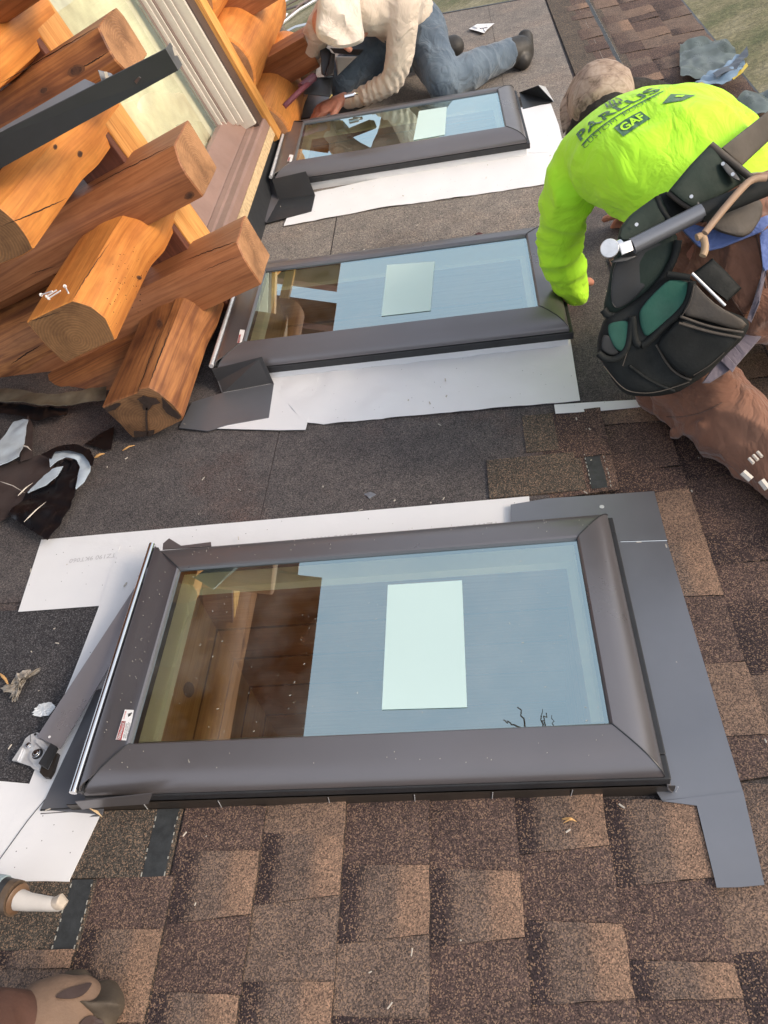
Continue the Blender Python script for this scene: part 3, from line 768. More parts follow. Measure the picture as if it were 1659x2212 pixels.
memb('white sheet along the near side of the farthest skylight', [(640, 425), (820, 385), (1145, 318), (1220, 300)], [(613, 489), (820, 450), (1000, 425), (1180, 398)], .007, .007, 50, 12, 6, 8)
memb('white sheet at the right end of the farthest skylight', [(1110, 235), (1190, 224)], [(1140, 330), (1190, 330), (1214, 300), (1207, 270)], .009, .002, 14, 12, 5, 9)
# faint printed lot codes, upside down on the strip behind the near skylight
ink = plain('faint_ink', (.50, .50, .52), .6)
for k, (xa, ya, xb, yb) in enumerate(((945, 1146, 1078, 1131), (650, 1168, 775, 1156), (476, 1186, 530, 1181), (150, 1212, 250, 1199))):
    a_, b_ = rp(xa, ya, .0072 if k < 3 else .0095), rp(xb, yb, .0072 if k < 3 else .0095); d = b_ - a_; n_ = V((-d.y, d.x, 0)).normalized() * .016
    holder = [o for o in bpy.data.objects if o.name.startswith('underlayment_sheet')][0 if k < 3 else 1]
    textmesh('TZ190 9KT060' if k != 2 else 'TZ190', lambda x, y: b_ - d * x - n_ * (y - .5), ink, 'printed_code', holder)

sh_ = [o for o in bpy.data.objects if o.name.startswith('underlayment_sheet')][3]
obj('lap_line', G().tube([rp(126, 1692, .0115), rp(60, 1772, .0115), rp(-5, 1862, .0115)], .0009, 5), MAT['metaldark'], sh_)
# ================= LOG HOUSE =================
house = thing('log_house', 'log cabin wall of stained logs with crossing ends and a window above the skylights', 'house', (-.2, 1.7, 0), 'W')
XE, YE = .15, 1.131
def resample(P, n):
    P = [V(p) for p in P]; Q = P + [P[0]]; Ls = [0]
    for a, b in zip(Q, Q[1:]): Ls.append(Ls[-1] + (b - a).length)
    out = []; k = 0
    # keep the corners: distribute per edge
    cnt = [max(1, round(n * (Ls[i + 1] - Ls[i]) / Ls[-1])) for i in range(len(P))]
    while sum(cnt) > n: cnt[cnt.index(max(cnt))] -= 1
    while sum(cnt) < n: cnt[cnt.index(max(cnt))] += 1
    for i in range(len(P)):
        for q in range(cnt[i]): out.append(Q[i].lerp(Q[i + 1], q / cnt[i]))
    return out
def log(endpts, axis, back, matside, matend, name='log', flare=None, label=None, twist=0, n=36, seed=0, rotdark=False):
    """hewn log: end polygon swept back along the world axis"""
    P = resample(endpts, n); c = sum(P, V((0, 0, 0))) / n
    # cut corners slightly
    P = [p.lerp((P[(i - 1) % n] + P[(i + 1) % n]) / 2, .12) for i, p in enumerate(P)]
    a = P[0] - c
    x0 = c[axis]; L_ = back - x0; m = 26; rings = []
    for i in range(m + 1):
        t = (i / m); d = L_ * t; r = []
        for j, p in enumerate(P):
            q = p - c
            if flare:
                f = flare(abs(d)); 
                if f[0] > 0:
                    cc = V(f[2]); ang = math.atan2(q.z, q[1 - axis]); circ = V((0, 0, f[1] * math.sin(ang))); circ[1 - axis] = f[1] * math.cos(ang)
                    tgt = cc + circ - c; tgt[axis] = 0
                    q = q.lerp(tgt, f[0])
            nn = noise.noise(V((j * .55, d * 1.3, seed * 9))) * .003 + noise.noise(V((j * 1.7, d * .5, seed * 5))) * .0018
            if i > 0: q = q * (1 + nn / max(.05, q.length))
            s = c + q; s[axis] = x0 + d
            if i == 0: s = s.copy(); 
            r.append(s)
        rings.append(r)
    # tiny eased edge ring at the end
    e0 = [c + (p - c) * .965 for p in rings[0]]
    sgn = 1 if L_ > 0 else -1
    ring1 = []
    for p in rings[0]: q = p.copy(); q[axis] += sgn * .004; ring1.append(q)
    allr = [e0, ring1] + rings[1:]
    o1 = 1 - axis
    g = G().loft(allr, True, 0, 1, True, None, lambda p: (p[o1] - c[o1], p.z - c.z + .012))
    rv = random.Random(seed); du, dv = rv.uniform(0, 9), rv.uniform(0, 9)
    for k in range(len(g.f)):
        if g.mi[k] == 0: g.uv[k] = [(u + du, v + dv) for u, v in g.uv[k]]
    return obj(name, g, [matside, matend], house, ang=28, label=label)
def E(px, axis, val): return [wp(x, y, axis, val) for x, y in px]
e4 = E([(530.7, 463.5), (557, 508), (584.5, 552), (575.7, 574.7), (565.7, 614.7), (544.5, 584.7), (527, 557), (512, 522), (519.5, 500), (524.5, 477)], 0, XE)
e3 = E([(407, 257.5), (440, 312), (470, 362.5), (458.5, 387.5), (440, 425), (418.5, 397.5), (402, 375), (388.5, 350), (377, 312.5), (386, 295)], 0, XE)
e2 = E([(252.5, 15), (267.5, 32.5), (297, 80), (320, 117.5), (310, 130), (296, 165), (272, 152), (250, 130), (232.5, 100), (212.5, 57.5), (230, 32.5)], 0, XE)
log(e4, 0, -1.9, MAT['logA'], MAT['endA'], seed=1)
log(e3, 0, -1.9, MAT['logA'], MAT['endA'], seed=2)
log(e2, 0, -1.9, MAT['logC'], MAT['endA'], seed=3, label='brown log with a dark knot, under the loose metal channel')
# full round bodies of the cross wall
def roundlog(a, b, r, mat, seed, name='log', label=None):
    a, b = V(a), V(b); n = 32; m = 24; d = (b - a); ax = d.normalized(); s1 = ax.cross(V((0, 0, 1))).normalized(); s2 = s1.cross(ax)
    rings = []
    for i in range(m + 1):
        c = a + d * (i / m); r_ = r * (1 + .03 * noise.noise(V((i * .3, seed, 0))))
        rings.append([c + (s1 * math.cos(2 * math.pi * k / n) + s2 * math.sin(2 * math.pi * k / n)) * (r_ + .005 * noise.noise(V((k * .6, i * .35, seed * 3)))) for k in range(n)])
    e0 = [c2 for c2 in [a + (p - a) * .93 - ax * .008 for p in rings[0]]]; e1 = [b + (p - b) * .93 + ax * .008 for p in rings[-1]]
    g = G().loft([e0] + rings + [e1], True, 0, 1, True, None, lambda p: ((p - a).dot(s1), (p - a).dot(s2)))
    rv = random.Random(seed); du, dv = rv.uniform(0, 9), rv.uniform(0, 9)
    for k in range(len(g.f)):
        if g.mi[k] == 0: g.uv[k] = [(u + du, v + dv) for u, v in g.uv[k]]
    return obj(name, g, [mat, MAT['endA']], house, ang=40, label=label)
for z, s_ in ((.315, 11), (.65, 12), (.985, 13), (1.32, 14), (1.655, 15), (1.99, 16)):
    roundlog((-2.6, 1.79, z), (-.52, 1.79, z), .172, MAT['logC'] if z < .4 else MAT['logA'], s_)
roundlog((-2.6, 1.60, .055), (-.33, 1.60, .055), .185, MAT['logC'], 17, label='lowest torn log resting at the roof line')
for z, s_ in ((1.31, 18), (1.645, 19)):
    roundlog((-2.6, 1.71, z), (XE, 1.71, z), .14, MAT['logA'], s_)
# long-wall logs with hewn ends facing the camera
def fl(zc, xc=-.155, r=.162):
    def f(d):
        t = max(0, min(1, (d - .40) / .14)); t = t * t * (3 - 2 * t)
        return (t * .22, r, (xc, 0, zc))
    return f
L0 = E([(219, 880), (251, 865), (297.5, 847.6), (300, 840), (321, 835), (344, 847.6), (376, 874), (397, 900), (394, 909), (362, 924), (330, 941), (286, 947), (257, 915)], 1, YE)
L1 = E([(55.4, 696), (105, 672), (157.5, 647.8), (198, 661), (230, 687), (251, 734), (210, 752), (175, 768), (140, 786), (99, 748)], 1, YE)
L2 = E([(-90, 470), (-40, 440), (0, 447), (37.5, 480), (57.5, 507), (74, 537.5), (50, 552), (0, 572), (-60, 590), (-110, 540)], 1, YE)
L3 = E([(-330, 250), (-260, 205), (-210, 212), (-170, 240), (-145, 275), (-125, 310), (-150, 330), (-200, 350), (-270, 370), (-340, 315)], 1, YE)
log(L0, 1, 1.98, MAT['logC'], MAT['endC'], flare=fl(.20, -.19, .165), seed=4, label='lowest log end with split and rotted heart, resting on the roof felt')
log(L1, 1, 1.98, MAT['logB'], MAT['endB'], flare=fl(.50), seed=5, label='orange log end with a curved top, loose nails on it')
log(L2, 1, 1.98, MAT['logB'], MAT['endB'], flare=fl(.835), seed=6)
log(L3, 1, 1.98, MAT['logB'], MAT['endB'], flare=fl(1.17), seed=7)
# splits in the lowest end
lo = [o for o in bpy.data.objects if o.name.startswith('log') and o.get('label', '').startswith('lowest log end')][0]
dk = plain('rot_stain', (.035, .02, .014), .85, 0, .4, 40, .4, 80)
def stain(px, nm_):
    c = sum([V((x, y, 0)) for x, y in px], V((0, 0, 0))) / len(px); g = G(); pts = []
    for i in range(len(px)):
        a_, b_ = V((*px[i], 0)), V((*px[(i + 1) % len(px)], 0))
        for q in range(5):
            p = a_.lerp(b_, q / 5); p = c + (p - c) * (1 + .16 * noise.noise(V((p.x * .13, p.y * .13, 3)))); pts.append(wp(p.x, p.y, 1, YE - .0035))
    g.add(pts, [tuple(range(len(pts)))]); obj(nm_, g, dk, lo, src='W', thick=.002)
stain([(315, 880), (320, 878), (318, 900), (321, 942), (316, 943), (314, 905)], 'split')
stain([(297, 862), (310, 855), (338, 860), (346, 870), (330, 874), (322, 885), (310, 884), (308, 872)], 'rot_patch')
stain([(350, 858), (372, 880), (390, 898), (385, 905), (362, 893), (352, 880)], 'rot_patch')
stain([(226, 882), (252, 870), (262, 872), (250, 884), (232, 889)], 'rot_patch')
stain([(288, 930), (310, 932), (334, 928), (330, 940), (290, 945)], 'rot_patch')
# knots, drying cracks and pin holes on the timbers
def housebvh():
    vv = []; ff = []
    for o in bpy.data.objects:
        if o.name.startswith('log') and o.type == 'MESH':
            n0 = len(vv); b0 = INFO[house][0]; vv += [MI @ (v.co / K + b0) for v in o.data.vertices]; ff += [[i + n0 for i in p.vertices] for p in o.data.polygons]
    return BVHTree.FromPolygons(vv, ff)
HB = housebvh()
def onlog(x, y, off=.001):
    d = ray(x, y).normalized(); h = HB.ray_cast(CAM, d)
    if h[0] is None: return None
    n = h[1] if h[1].dot(d) < 0 else -h[1]; return h[0] + n * off
knm = plain('knot_wood', (.075, .032, .018), .6, 0, .5, 60, .3, 120); knr = plain('knot_ring', (.15, .062, .028), .6, 0, .4, 40)
for (x, y, rx, ry, an) in ((165, 152, 13, 8, -.4), (409, 422, 8, 5, -.5), (617, 160, 11, 9, 0), (172, 333, 4, 5, 0), (119, 318, 3, 4, 0), (300, 600, 4, 3, .5), (95, 195, 8, 5, -.5), (345, 700, 5, 8, 0)):
    for s_, mt in ((1.5, knr), (1, knm)):
        pts = []
        for k in range(20):
            t = 2 * math.pi * k / 20; r_ = s_ * (1 + .15 * noise.noise(V((math.cos(t) * 2 + x, math.sin(t) * 2, s_))))
            dx, dy = rx * math.cos(t) * r_, ry * math.sin(t) * r_
            pts.append(onlog(x + dx * math.cos(an) - dy * math.sin(an), y + dx * math.sin(an) + dy * math.cos(an), .0012 if mt is knr else .0020))
        c = onlog(x, y, .0012 if mt is knr else .0022)
        if c and all(p and (p - c).length < .08 for p in pts): obj('knot', G().add(pts + [c], [(k, (k + 1) % 20, 20) for k in range(20)]), mt, house, src='R')
crm = plain('crack_dark', (.03, .014, .008), .8)
rr = random.Random(4)
for (pl, r) in ((((168, 150), (200, 135), (236, 110)), .0018), (((190, 408), (280, 360), (376, 312)), .0022), (((0, 490), (90, 455), (150, 425)), .002), (((400, 562), (460, 540), (511, 521)), .0022), (((0, 180), (100, 125), (210, 58)), .0022), (((157, 648), (190, 590), (240, 520)), .0014), (((320, 836), (345, 770), (372, 700)), .0022), (((297, 848), (318, 790), (350, 705)), .0016), (((60, 595), (90, 583), (120, 575)), .0012), (((430, 590), (470, 570), (520, 552)), .001), (((90, 745), (60, 760), (20, 790)), .003), (((30, 700), (90, 690), (140, 668)), .0012), (((500, 130), (560, 95), (650, 62)), .002)):
    q = [onlog(*tuple(a + rr.uniform(-.8, .8) for a in (pl[0][0] * (1 - t) ** 2 + 2 * pl[1][0] * t * (1 - t) + pl[2][0] * t * t, pl[0][1] * (1 - t) ** 2 + 2 * pl[1][1] * t * (1 - t) + pl[2][1] * t * t)), .0002) for t in [i / 24 for i in range(25)]]
    q = [p for p in q if p]; q = [p for i, p in enumerate(q) if i == 0 or (p - q[i - 1]).length < .06]
    if len(q) > 3: obj('crack', G().tube(q, [r * math.sin(math.pi * (i + .3) / (len(q) - .4)) for i in range(len(q))], 5), crm, house, src='R')
ph = G()
for k in range(60):
    p = onlog(rr.gauss(*rr.choice(((300, 18), (255, 16)))), rr.gauss(620, 40), 0)
    if p: ph.disc(p, CAM - p, rr.uniform(.0008, .002), .0008, 6)
obj('pin_holes', ph, crm, house, src='R', kind='stuff')
# screws lying on the orange log
for k, (a_, b_) in enumerate((((88, 637), (113, 629)), ((100, 641), (122, 627)), ((104, 645), (131, 628)), ((140, 618), (148, 633)))):
    A_ = wp(*a_, 2, .632 - k * .002); B_ = wp(*b_, 2, .634 - k * .002)
    d = (B_ - A_).normalized()
    g = G().tube([A_, B_], .0022, 8).tube([A_, A_ + d * .003], .0052, 10)
    obj('screw', g, MAT['white'], None, A_, 'W', label=['silver screw pointing left on the orange log, outermost of the loose ones', 'silver screw in the middle of the little pile on the orange log', 'silver screw lying across the others on the orange log', 'short bent silver screw lying apart on the orange log'][k], cat='screw', group='loose screws on the orange log')
# far corner
f1 = E([(664.7, 52.5), (680, 84), (696, 115), (693, 145), (673.5, 107.5), (663, 92), (656, 80), (660, 66)], 0, XE)
f1b = E([(664.7, 52.5), (680, 84), (696, 115), (692, 146), (672, 155), (650, 120), (640, 95), (656, 66)], 0, XE)
def box_end(c, hy, hz, x):
    return [V((x, c[0] + a_ * hy, c[1] + b_ * hz)) for a_, b_ in ((-1, .2), (-.8, .8), (-.2, 1.05), (.5, 1), (1, .7), (1, -.5), (.5, -1), (-.4, -1.05), (-.9, -.8))]
T_ = wp(664.7, 52.5, 0, XE); B_ = wp(692, 144, 0, XE); M_ = wp(656, 80, 0, XE)
print('far log', T_, B_, M_)
FY = (T_.y + M_.y) / 2
log(E([(664.7, 52.5), (680, 84), (697, 116), (692, 145), (682, 127), (672, 106), (655, 80), (659, 66)], 0, XE), 0, -1.4, MAT['logA'], MAT['endA'], seed=8, label='far corner log end with a round knot, beside the cream shirted worker')
log([p + V((.0, .0, .36)) for p in E([(664.7, 52.5), (680, 84), (697, 116), (692, 145), (682, 127), (672, 106), (655, 80), (659, 66)], 0, XE)], 0, -1.4, MAT['logA'], MAT['endA'], seed=9)
for z, s_ in ((.16, 21), (.50, 22), (.84, 23)):
    roundlog((-.20, 3.36, z), (-.20, 4.55, z), .175, MAT['logB'], s_)
for z, s_ in ((-.02, 24), (.33, 25), (.70, 26)):
    roundlog((-2.4, FY, z), (-.2, FY, z), .17, MAT['logA'], s_)
# wall below and above the window, backing
g = G().box((-.34, 1.95, -.4), (-.30, 3.5, .2)).box((-.34, 1.8, 1.9), (-.30, 4.2, 2.4)); obj('wall', g, MAT['framebrown'], house, smooth=False)
# trim post near side
def vbox(name, x0, x1, y0, y1, z0, z1, mat, par=house, bev=.003, uvz=True, label=None):
    g = G().box((x0, y0, z0), (x1, y1, z1))
    for k, f in enumerate(g.f): g.uv[k] = [((g.v[i].z if z1 - z0 > y1 - y0 else g.v[i].y), (g.v[i].y if z1 - z0 > y1 - y0 else g.v[i].z) + g.v[i].x) for i in f]
    return obj(name, g, mat, par, smooth=False, bevel=bev, label=label)
win = G()
vbox('trim_board', -.17, -.08, 1.815, 2.00, .15, 2.3, MAT['trim'])
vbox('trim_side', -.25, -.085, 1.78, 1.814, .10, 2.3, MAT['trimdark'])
window = obj('window', G().box((-.235, 2.0, .24), (-.225, 3.12, 2.2)), MAT['framebrown'], house, smooth=False)
# pleated shade behind the pane
def shade(i, j):
    y = 2.0 + 1.05 * i; z = .30 + 1.9 * j
    return V((-.250 + .012 * noise.noise(V((y * 3, z * 2, 1))) + .006 * noise.noise(V((y * 11, z * 4, 2))), y, z))
o = bpy.data.objects['window']; bpy.data.objects.remove(o)
window = obj('window', G().box((-.30, 2.00, .34), (-.29, 2.02, 2.2)).box((-.30, 3.03, .34), (-.29, 3.06, 2.2)).box((-.30, 2.0, 2.15), (-.2, 3.25, 2.25)), MAT['vinyld'], house, smooth=False)
sm = plain('window_drape', (.85, .78, .62), .7, 0, .35, 5, .2, 40)
obj('drape', G().grid(shade, 50, 60), sm, window)
gm = MAT['pane']
obj('pane', G().add([V((-.215, 2.0, .38)), V((-.215, 3.03, .38)), V((-.215, 3.03, 2.2)), V((-.215, 2.0, 2.2))], [(0, 1, 2, 3)]), gm, window)
# stepped vinyl tracks of the far jamb
tr = [(-.222, -.214, 2.985, 3.010, 'vinyld'), (-.222, -.198, 3.010, 3.018, 'vinyl'), (-.222, -.212, 3.018, 3.044, 'vinyld'), (-.215, -.190, 3.044, 3.052, 'vinyl'), (-.215, -.196, 3.052, 3.064, 'vinyl'), (-.21, -.190, 3.064, 3.088, 'vinyld'), (-.205, -.160, 3.088, 3.097, 'vinyl'), (-.205, -.172, 3.097, 3.118, 'vinyld'), (-.195, -.140, 3.118, 3.128, 'vinyl'), (-.195, -.148, 3.128, 3.143, 'vinyld'), (-.195, -.098, 3.143, 3.165, 'white')]
for (x0, x1, y0, y1, mt) in tr: vbox('jamb_track', x0, x1, y0, y1, .285 + (-.1 - x1) * .9, 2.2, MAT['vinyl' if mt == 'white' else mt], window, .0015)
vbox('frame_board', -.19, -.092, 3.166, 3.262, .262, 2.2, MAT['framebrown'], window)
vbox('trim_board', -.17, -.072, 3.263, 3.36, .14, 2.3, MAT['trim'])
# sill: front flange, groove, riser
def extr(name, prof, y0, y1, mat, par):
    n = len(prof); vs = [V((x, y0, z)) for x, z in prof] + [V((x, y1, z)) for x, z in prof]
    fs = [(i, (i + 1) % n, n + (i + 1) % n, n + i) for i in range(n)] + [tuple(range(n))[::-1], tuple(range(n, 2 * n))]
    return obj(name, G().add(vs, fs), mat, par, smooth=False, bevel=.002)
extr('sill', [(-.080, .215), (-.080, .252), (-.088, .262), (-.118, .268), (-.124, .276), (-.145, .285), (-.152, .283), (-.158, .292), (-.200, .385), (-.225, .392), (-.225, .20)], 1.9, 3.262, MAT['sill'], window)
extr('sill_board', [(-.078, .168), (-.078, .214), (-.2, .214), (-.2, .168)], 1.9, 3.30, MAT['rawwood'], house)
extr('base_flashing', [(-.105, .02), (-.100, .167), (-.2, .167), (-.2, .0)], 1.95, 3.45, MAT['metaldark'], house)
# upper wall logs over the window and the eave (seen mirrored in the glass)
for z, s_ in ((2.45, 31), (2.78, 32)):
    roundlog((-.2, .9, z), (-.2, 5.2, z), .172, MAT['logA'], s_)
g = G().box((-2.8, -1.5, 2.98), (.40, 2.7, 3.05)).box((-2.8, 2.72, 2.98), (.22, 5.80, 3.05)).box((-2.8, 5.9, 2.98), (.22, 6.33, 3.05)).box((-2.8, 6.66, 2.98), (.20, 7.6, 3.05))
obj('eave_soffit', g, plain('soffit_boards', (.20, .075, .05), .7, 0, .25, 4), house, smooth=False)
for x0, x1 in ((-.36, -.27), (-.60, -.50)):
    vbox('rafter', x0, x1, 2.7, 7.4, 2.86, 2.975, MAT['trim'])
g = G().box((-2.6, 1.84, -.3), (-.36, 1.86, 3.0)); obj('wall_backing', g, MAT['framebrown'], house, smooth=False)
# rusty crumpled flashing under the lowest log
def chips(name, pxA, pxB, mat, w, amp, label, cat, n=30, m=8, seed=0, scn=9, group=None, thick=.002):
    g = sheet(R_(pxA, w), R_(pxB, w), n, m, w, amp, scn, seed)
    return obj(name, g, mat, None, V((g.v[0].x, g.v[0].y, 0)), 'R', thick=thick, label=label, cat=cat, group=group, ang=50)
old = plain('old_lead_flashing', (.16, .14, .105), .5, .3, .4, 14, .3, 60)
q4 = lambda pts: [(x * .2083, 829.4 + y * .2083) for x, y in pts]
chips('crumpled_flashing', q4([(-60, 60), (170, 70), (420, 110), (600, 130), (900, 90), (1110, 45)]), q4([(-60, 190), (230, 215), (500, 245), (700, 240), (870, 215), (1110, 175)]), old, .05, .02, 'crumpled greenish grey strip of old flashing under the lowest log', 'flashing', seed=1)

# ================= LOOSE METAL CHANNEL =================
t = thing('metal_channel', 'long dark grey folded metal channel resting across the upper log ends', 'metal channel', wp(200, 250, 1, 1.55), 'W')
YB = 1.545
def wb(x, y, yy=None):
    y0 = 1.16 + .42 * x / 385
    return wp(x, y, 1, y0 if yy is None else y0 + (yy - YB))
g = G().add([wb(-60, 318), wb(-60, 398), wb(385, 152), wb(358, 106)], [(0, 1, 2, 3)]); obj('front_face', g, MAT['metaldark'], t, thick=.003, smooth=False)
g = G().add([wb(-60, 317, YB), wb(184, 173, YB + .08), wb(213, 186, YB + .03), wb(246, 172, YB)], [(0, 1, 2, 3)]); obj('top_flange', g, MAT['metal2'], t, thick=.003, smooth=False)
g = G().add([wb(358, 106), wb(385, 152), wb(394, 140, YB + .03), wb(368, 92, YB + .03)], [(0, 1, 2, 3)]); obj('end_tab', g, MAT['metal2'], t, thick=.002, smooth=False)
g = G().add([wb(212, 151, YB + .02), wb(222, 182), wb(252, 172), wb(240, 158, YB + .02)], [(0, 1, 2, 3)]); obj('cut_tab', g, MAT['metal2'], t, thick=.002, smooth=False)
for c in ((228, 165), (376, 112)):
    g = G().add([wb(c[0] - 4, c[1] - 10, YB - .004), wb(c[0] + 3, c[1] - 10, YB - .004), wb(c[0] + 8, c[1] + 7, YB - .004), wb(c[0] + 1, c[1] + 8, YB - .004)], [(0, 1, 2, 3)]); obj('bright_slot', g, MAT['vinyl'], t, thick=.001)
g = G().add([wb(270, 155, YB - .004), wb(291, 188, YB - .004), wb(305, 168, YB - .03), wb(300, 166, YB - .03), wb(288, 178, YB - .008)], [(0, 1, 2, 3, 4)]); obj('bent_lip', g, MAT['metal'], t, thick=.0015, smooth=False)

# ================= TORN WRAP AND SCRAPS (left) =================
blk = plain('black_poly', (.006, .006, .008), .3, 0, .1, 10, .08, 30)
brn = plain('brown_felt_wrap', (.045, .033, .032), .6, 0, .3, 8, .2, 60)
blue = plain('pale_blue_backing', (.42, .50, .58), .5, 0, .18, 12, .2, 60)
chips('torn_wrap', q4([(-40, 860), (240, 800), (480, 740), (560, 790)]), q4([(-40, 1480), (60, 1420), (200, 1300), (560, 1000)]), brn, .02, .018, 'dark brown torn roofing wrap creased at the left edge', 'wrap', 24, 14, 2, 7)
chips('black_plastic', q4([(690, 790), (620, 900), (480, 1050), (290, 1160), (100, 1385)]), q4([(830, 800), (820, 1000), (780, 1180), (700, 1360), (510, 1640)]), blk, .035, .03, 'shiny crinkled black plastic flap hanging toward the white sheet', 'plastic sheet', 34, 16, 3, 10)
chips('black_plastic', q4([(440, 745), (600, 665), (800, 635), (940, 690), (985, 790), (965, 860)]), q4([(540, 790), (580, 715), (720, 702), (860, 730), (930, 820), (945, 860)]), blk, .06, .01, 'black plastic arched over the pale blue folded backing', 'plastic sheet', 24, 6, 4, 8)
chips('blue_backing', q4([(530, 740), (590, 705), (760, 706), (870, 745), (945, 840), (945, 920), (890, 1040), (808, 1125)]), q4([(545, 900), (640, 820), (690, 785), (800, 800), (840, 880), (830, 930), (822, 1010), (806, 1110)]), blue, .045, .02, 'pale blue folded backing curling round the black plastic', 'backing sheet', 34, 8, 5, 8)
chips('blue_backing', q4([(545, 890), (460, 950), (380, 1040), (295, 1140)]), q4([(660, 860), (600, 960), (480, 1060), (300, 1142)]), blue, .05, .012, 'pale blue strip pointing down left between brown wrap and black plastic', 'backing sheet', 20, 6, 6, 8)
chips('blue_backing', q4([(250, 380), (150, 400), (60, 530), (-40, 650)]), q4([(305, 395), (260, 600), (225, 800), (-40, 900)]), blue, .04, .025, 'pale blue folded sheet at the left edge below the crumpled flashing', 'backing sheet', 20, 12, 7, 7)
chips('black_plastic', q4([(-60, 205), (240, 235), (480, 250), (720, 270)]), q4([(-60, 310), (230, 350), (400, 400), (700, 350)]), blk, .03, .025, 'black plastic bunched under the lowest log at the left edge', 'plastic sheet', 28, 8, 8, 8)
chips('brown_flap', q4([(300, 340), (350, 440), (350, 640), (340, 770)]), q4([(250, 420), (245, 600), (225, 700), (220, 820)]), brn, .03, .012, 'narrow dark brown flap with torn wooden splinters', 'wrap', 18, 6, 9, 8)
chips('black_flap', q4([(880, 630), (1050, 520), (1190, 455)]), q4([(960, 645), (1080, 690), (1160, 685)]), blk, .012, .004, 'flat black flap beside the lowest log end', 'plastic sheet', 12, 6, 10, 6)
spl = plain('splinter_wood', (.62, .36, .14), .7, 0, .2, 40)
def sliver(a_, b_, r, label, w=.006, mat=None, w2=None):
    A_, B_ = rp(*a_, w), rp(*b_, w2 or w); M_ = A_.lerp(B_, .5) + V((.003, .002, .004))
    if mat is None and 'pale' in label: mat = MAT['vinyl']
    g = G().tube([A_, A_.lerp(M_, .5), M_, B_], [r * .3, r, r * .9, r * .15], 6)
    return obj('wood_splinter' if mat is None else 'straw', g, mat or spl, None, A_, 'R', label=label, cat='splinter', group='wood splinters on the roof')
Q4 = lambda x, y: (x * .2083, 829.4 + y * .2083)
sliver(Q4(980, 765), Q4(1088, 722), .005, 'orange wood splinter by the curled black plastic')
sliver(Q4(1270, 690), Q4(1400, 635), .003, 'thin reddish splinter under the lowest log end')
sliver(Q4(185, 1160), Q4(340, 1025), .0022, 'pale straw lying on the brown wrap', .05)
sliver(Q4(0, 1010), Q4(260, 1130), .0016, 'long thin pale fibre across the brown wrap', .05)
sliver(Q4(250, 1430), Q4(480, 1220), .0020, 'pale fibre on the black plastic', .062)
sliver(Q4(230, 640), Q4(325, 690), .003, 'short pale splinter on the narrow brown flap', .045)
sliver((1214, 1769 + 0), (1246, 1775), .003, 'tiny straw splinter on the shingles before the nearest skylight', .016)
sliver((1236, 1770), (1217, 1778), .0022, 'second tiny straw crossing on the shingles', .018)
# paper scrap, plastic wrapper
pap = plain('paper_scrap', (.66, .70, .74), .6, 0, .12, 30)
def frag(name, px, w, mat, label, cat, amp=.006, th=.001, jag=0, seed=0):
    c = sum([V((x, y, 0)) for x, y in px], V((0, 0, 0))) / len(px); pts = []
    for i in range(len(px)):
        a_, b_ = V((*px[i], 0)), V((*px[(i + 1) % len(px)], 0))
        for q in range(4):
            p = a_.lerp(b_, q / 4); p = c + (p - c) * (1 + jag * noise.noise(V((p.x * .35, p.y * .35, seed)))); pts.append(p)
    n = len(pts); g = G(); cv = []
    rings = [[c + (p - c) * s for p in pts] for s in (1, .75, .5, .25)]
    vs = []
    for k, r in enumerate(rings):
        for p in r:
            h = w + amp * (.3 + abs(noise.noise(V((p.x * .09, p.y * .09, seed)))) + .5 * noise.noise(V((p.x * .25, p.y * .25, seed + 3))))
            vs.append(rp(p.x, p.y, h))
    vs.append(rp(c.x, c.y, w + amp * .8))
    fs = [(k * n + i, k * n + (i + 1) % n, (k + 1) * n + (i + 1) % n, (k + 1) * n + i) for k in range(3) for i in range(n)]
    fs += [(3 * n + i, 3 * n + (i + 1) % n, 4 * n) for i in range(n)]
    g.add(vs, [f[::-1] for f in fs])
    return obj(name, g, mat, None, rp(c.x, c.y, 0), 'R', thick=th, label=label, cat=cat, ang=30)
frag('paper_scrap', [(72, 1536), (80, 1524), (100, 1516), (118, 1522), (119, 1530), (104, 1545), (88, 1548), (71, 1546)], .005, pap, 'torn pale paper scrap beside the loose metal strip', 'scrap', .008, jag=.25)
wrapm = plain('crinkled_film', (.42, .38, .33), .2, 0, .35, 30, .5, 80)
frag('plastic_wrapper', [(0, 1486), (12, 1478), (22, 1484), (36, 1455), (60, 1446), (84, 1444), (84, 1452), (62, 1462), (50, 1480), (38, 1512), (26, 1516), (22, 1500)], .005, wrapm, 'crinkled clear plastic wrapper on dark felt at the left edge', 'wrapper', .03, jag=.3, seed=4)
sliver((0, 1455), (22, 1488), .004, 'orange end of the clear plastic wrapper', .01)
frag('paper_scrap', [(1013, 62), (1030, 52), (1068, 50), (1052, 64), (1046, 71)], .004, MAT['memb'], 'crumpled white paper on the felt beyond the cream shirted worker', 'scrap', .02, seed=7)
frag('slate_chip', [(786, 1067), (800, 1062), (813, 1068), (798, 1077)], .003, MAT['metal2'], 'small grey shingle chip on the felt behind the nearest skylight', 'chip', .004)
frag('red_chip', [(1026, 505), (1034, 501), (1043, 504), (1036, 510)], .003, plain('red_chip', (.08, .03, .03), .7), 'small dark red chip between the middle and farthest skylights', 'chip', .006)
lit = G(); rr = random.Random(5)
for k in range(150):
    u, v = rr.uniform(-.7, 1.5), rr.uniform(-.5, 3.0)
    if any(-.12 < u < 1.12 and s[1] - .12 < v < s[1] + .62 for s in SK): continue
    h = rr.uniform(.001, .0022); an = rr.uniform(0, 3.1); d = V((math.cos(an), math.sin(an), 0)) * rr.uniform(.001, .007)
    lit.tube([V((u, v, .0165)) - d, V((u, v, .0170)) + d], h, 5)
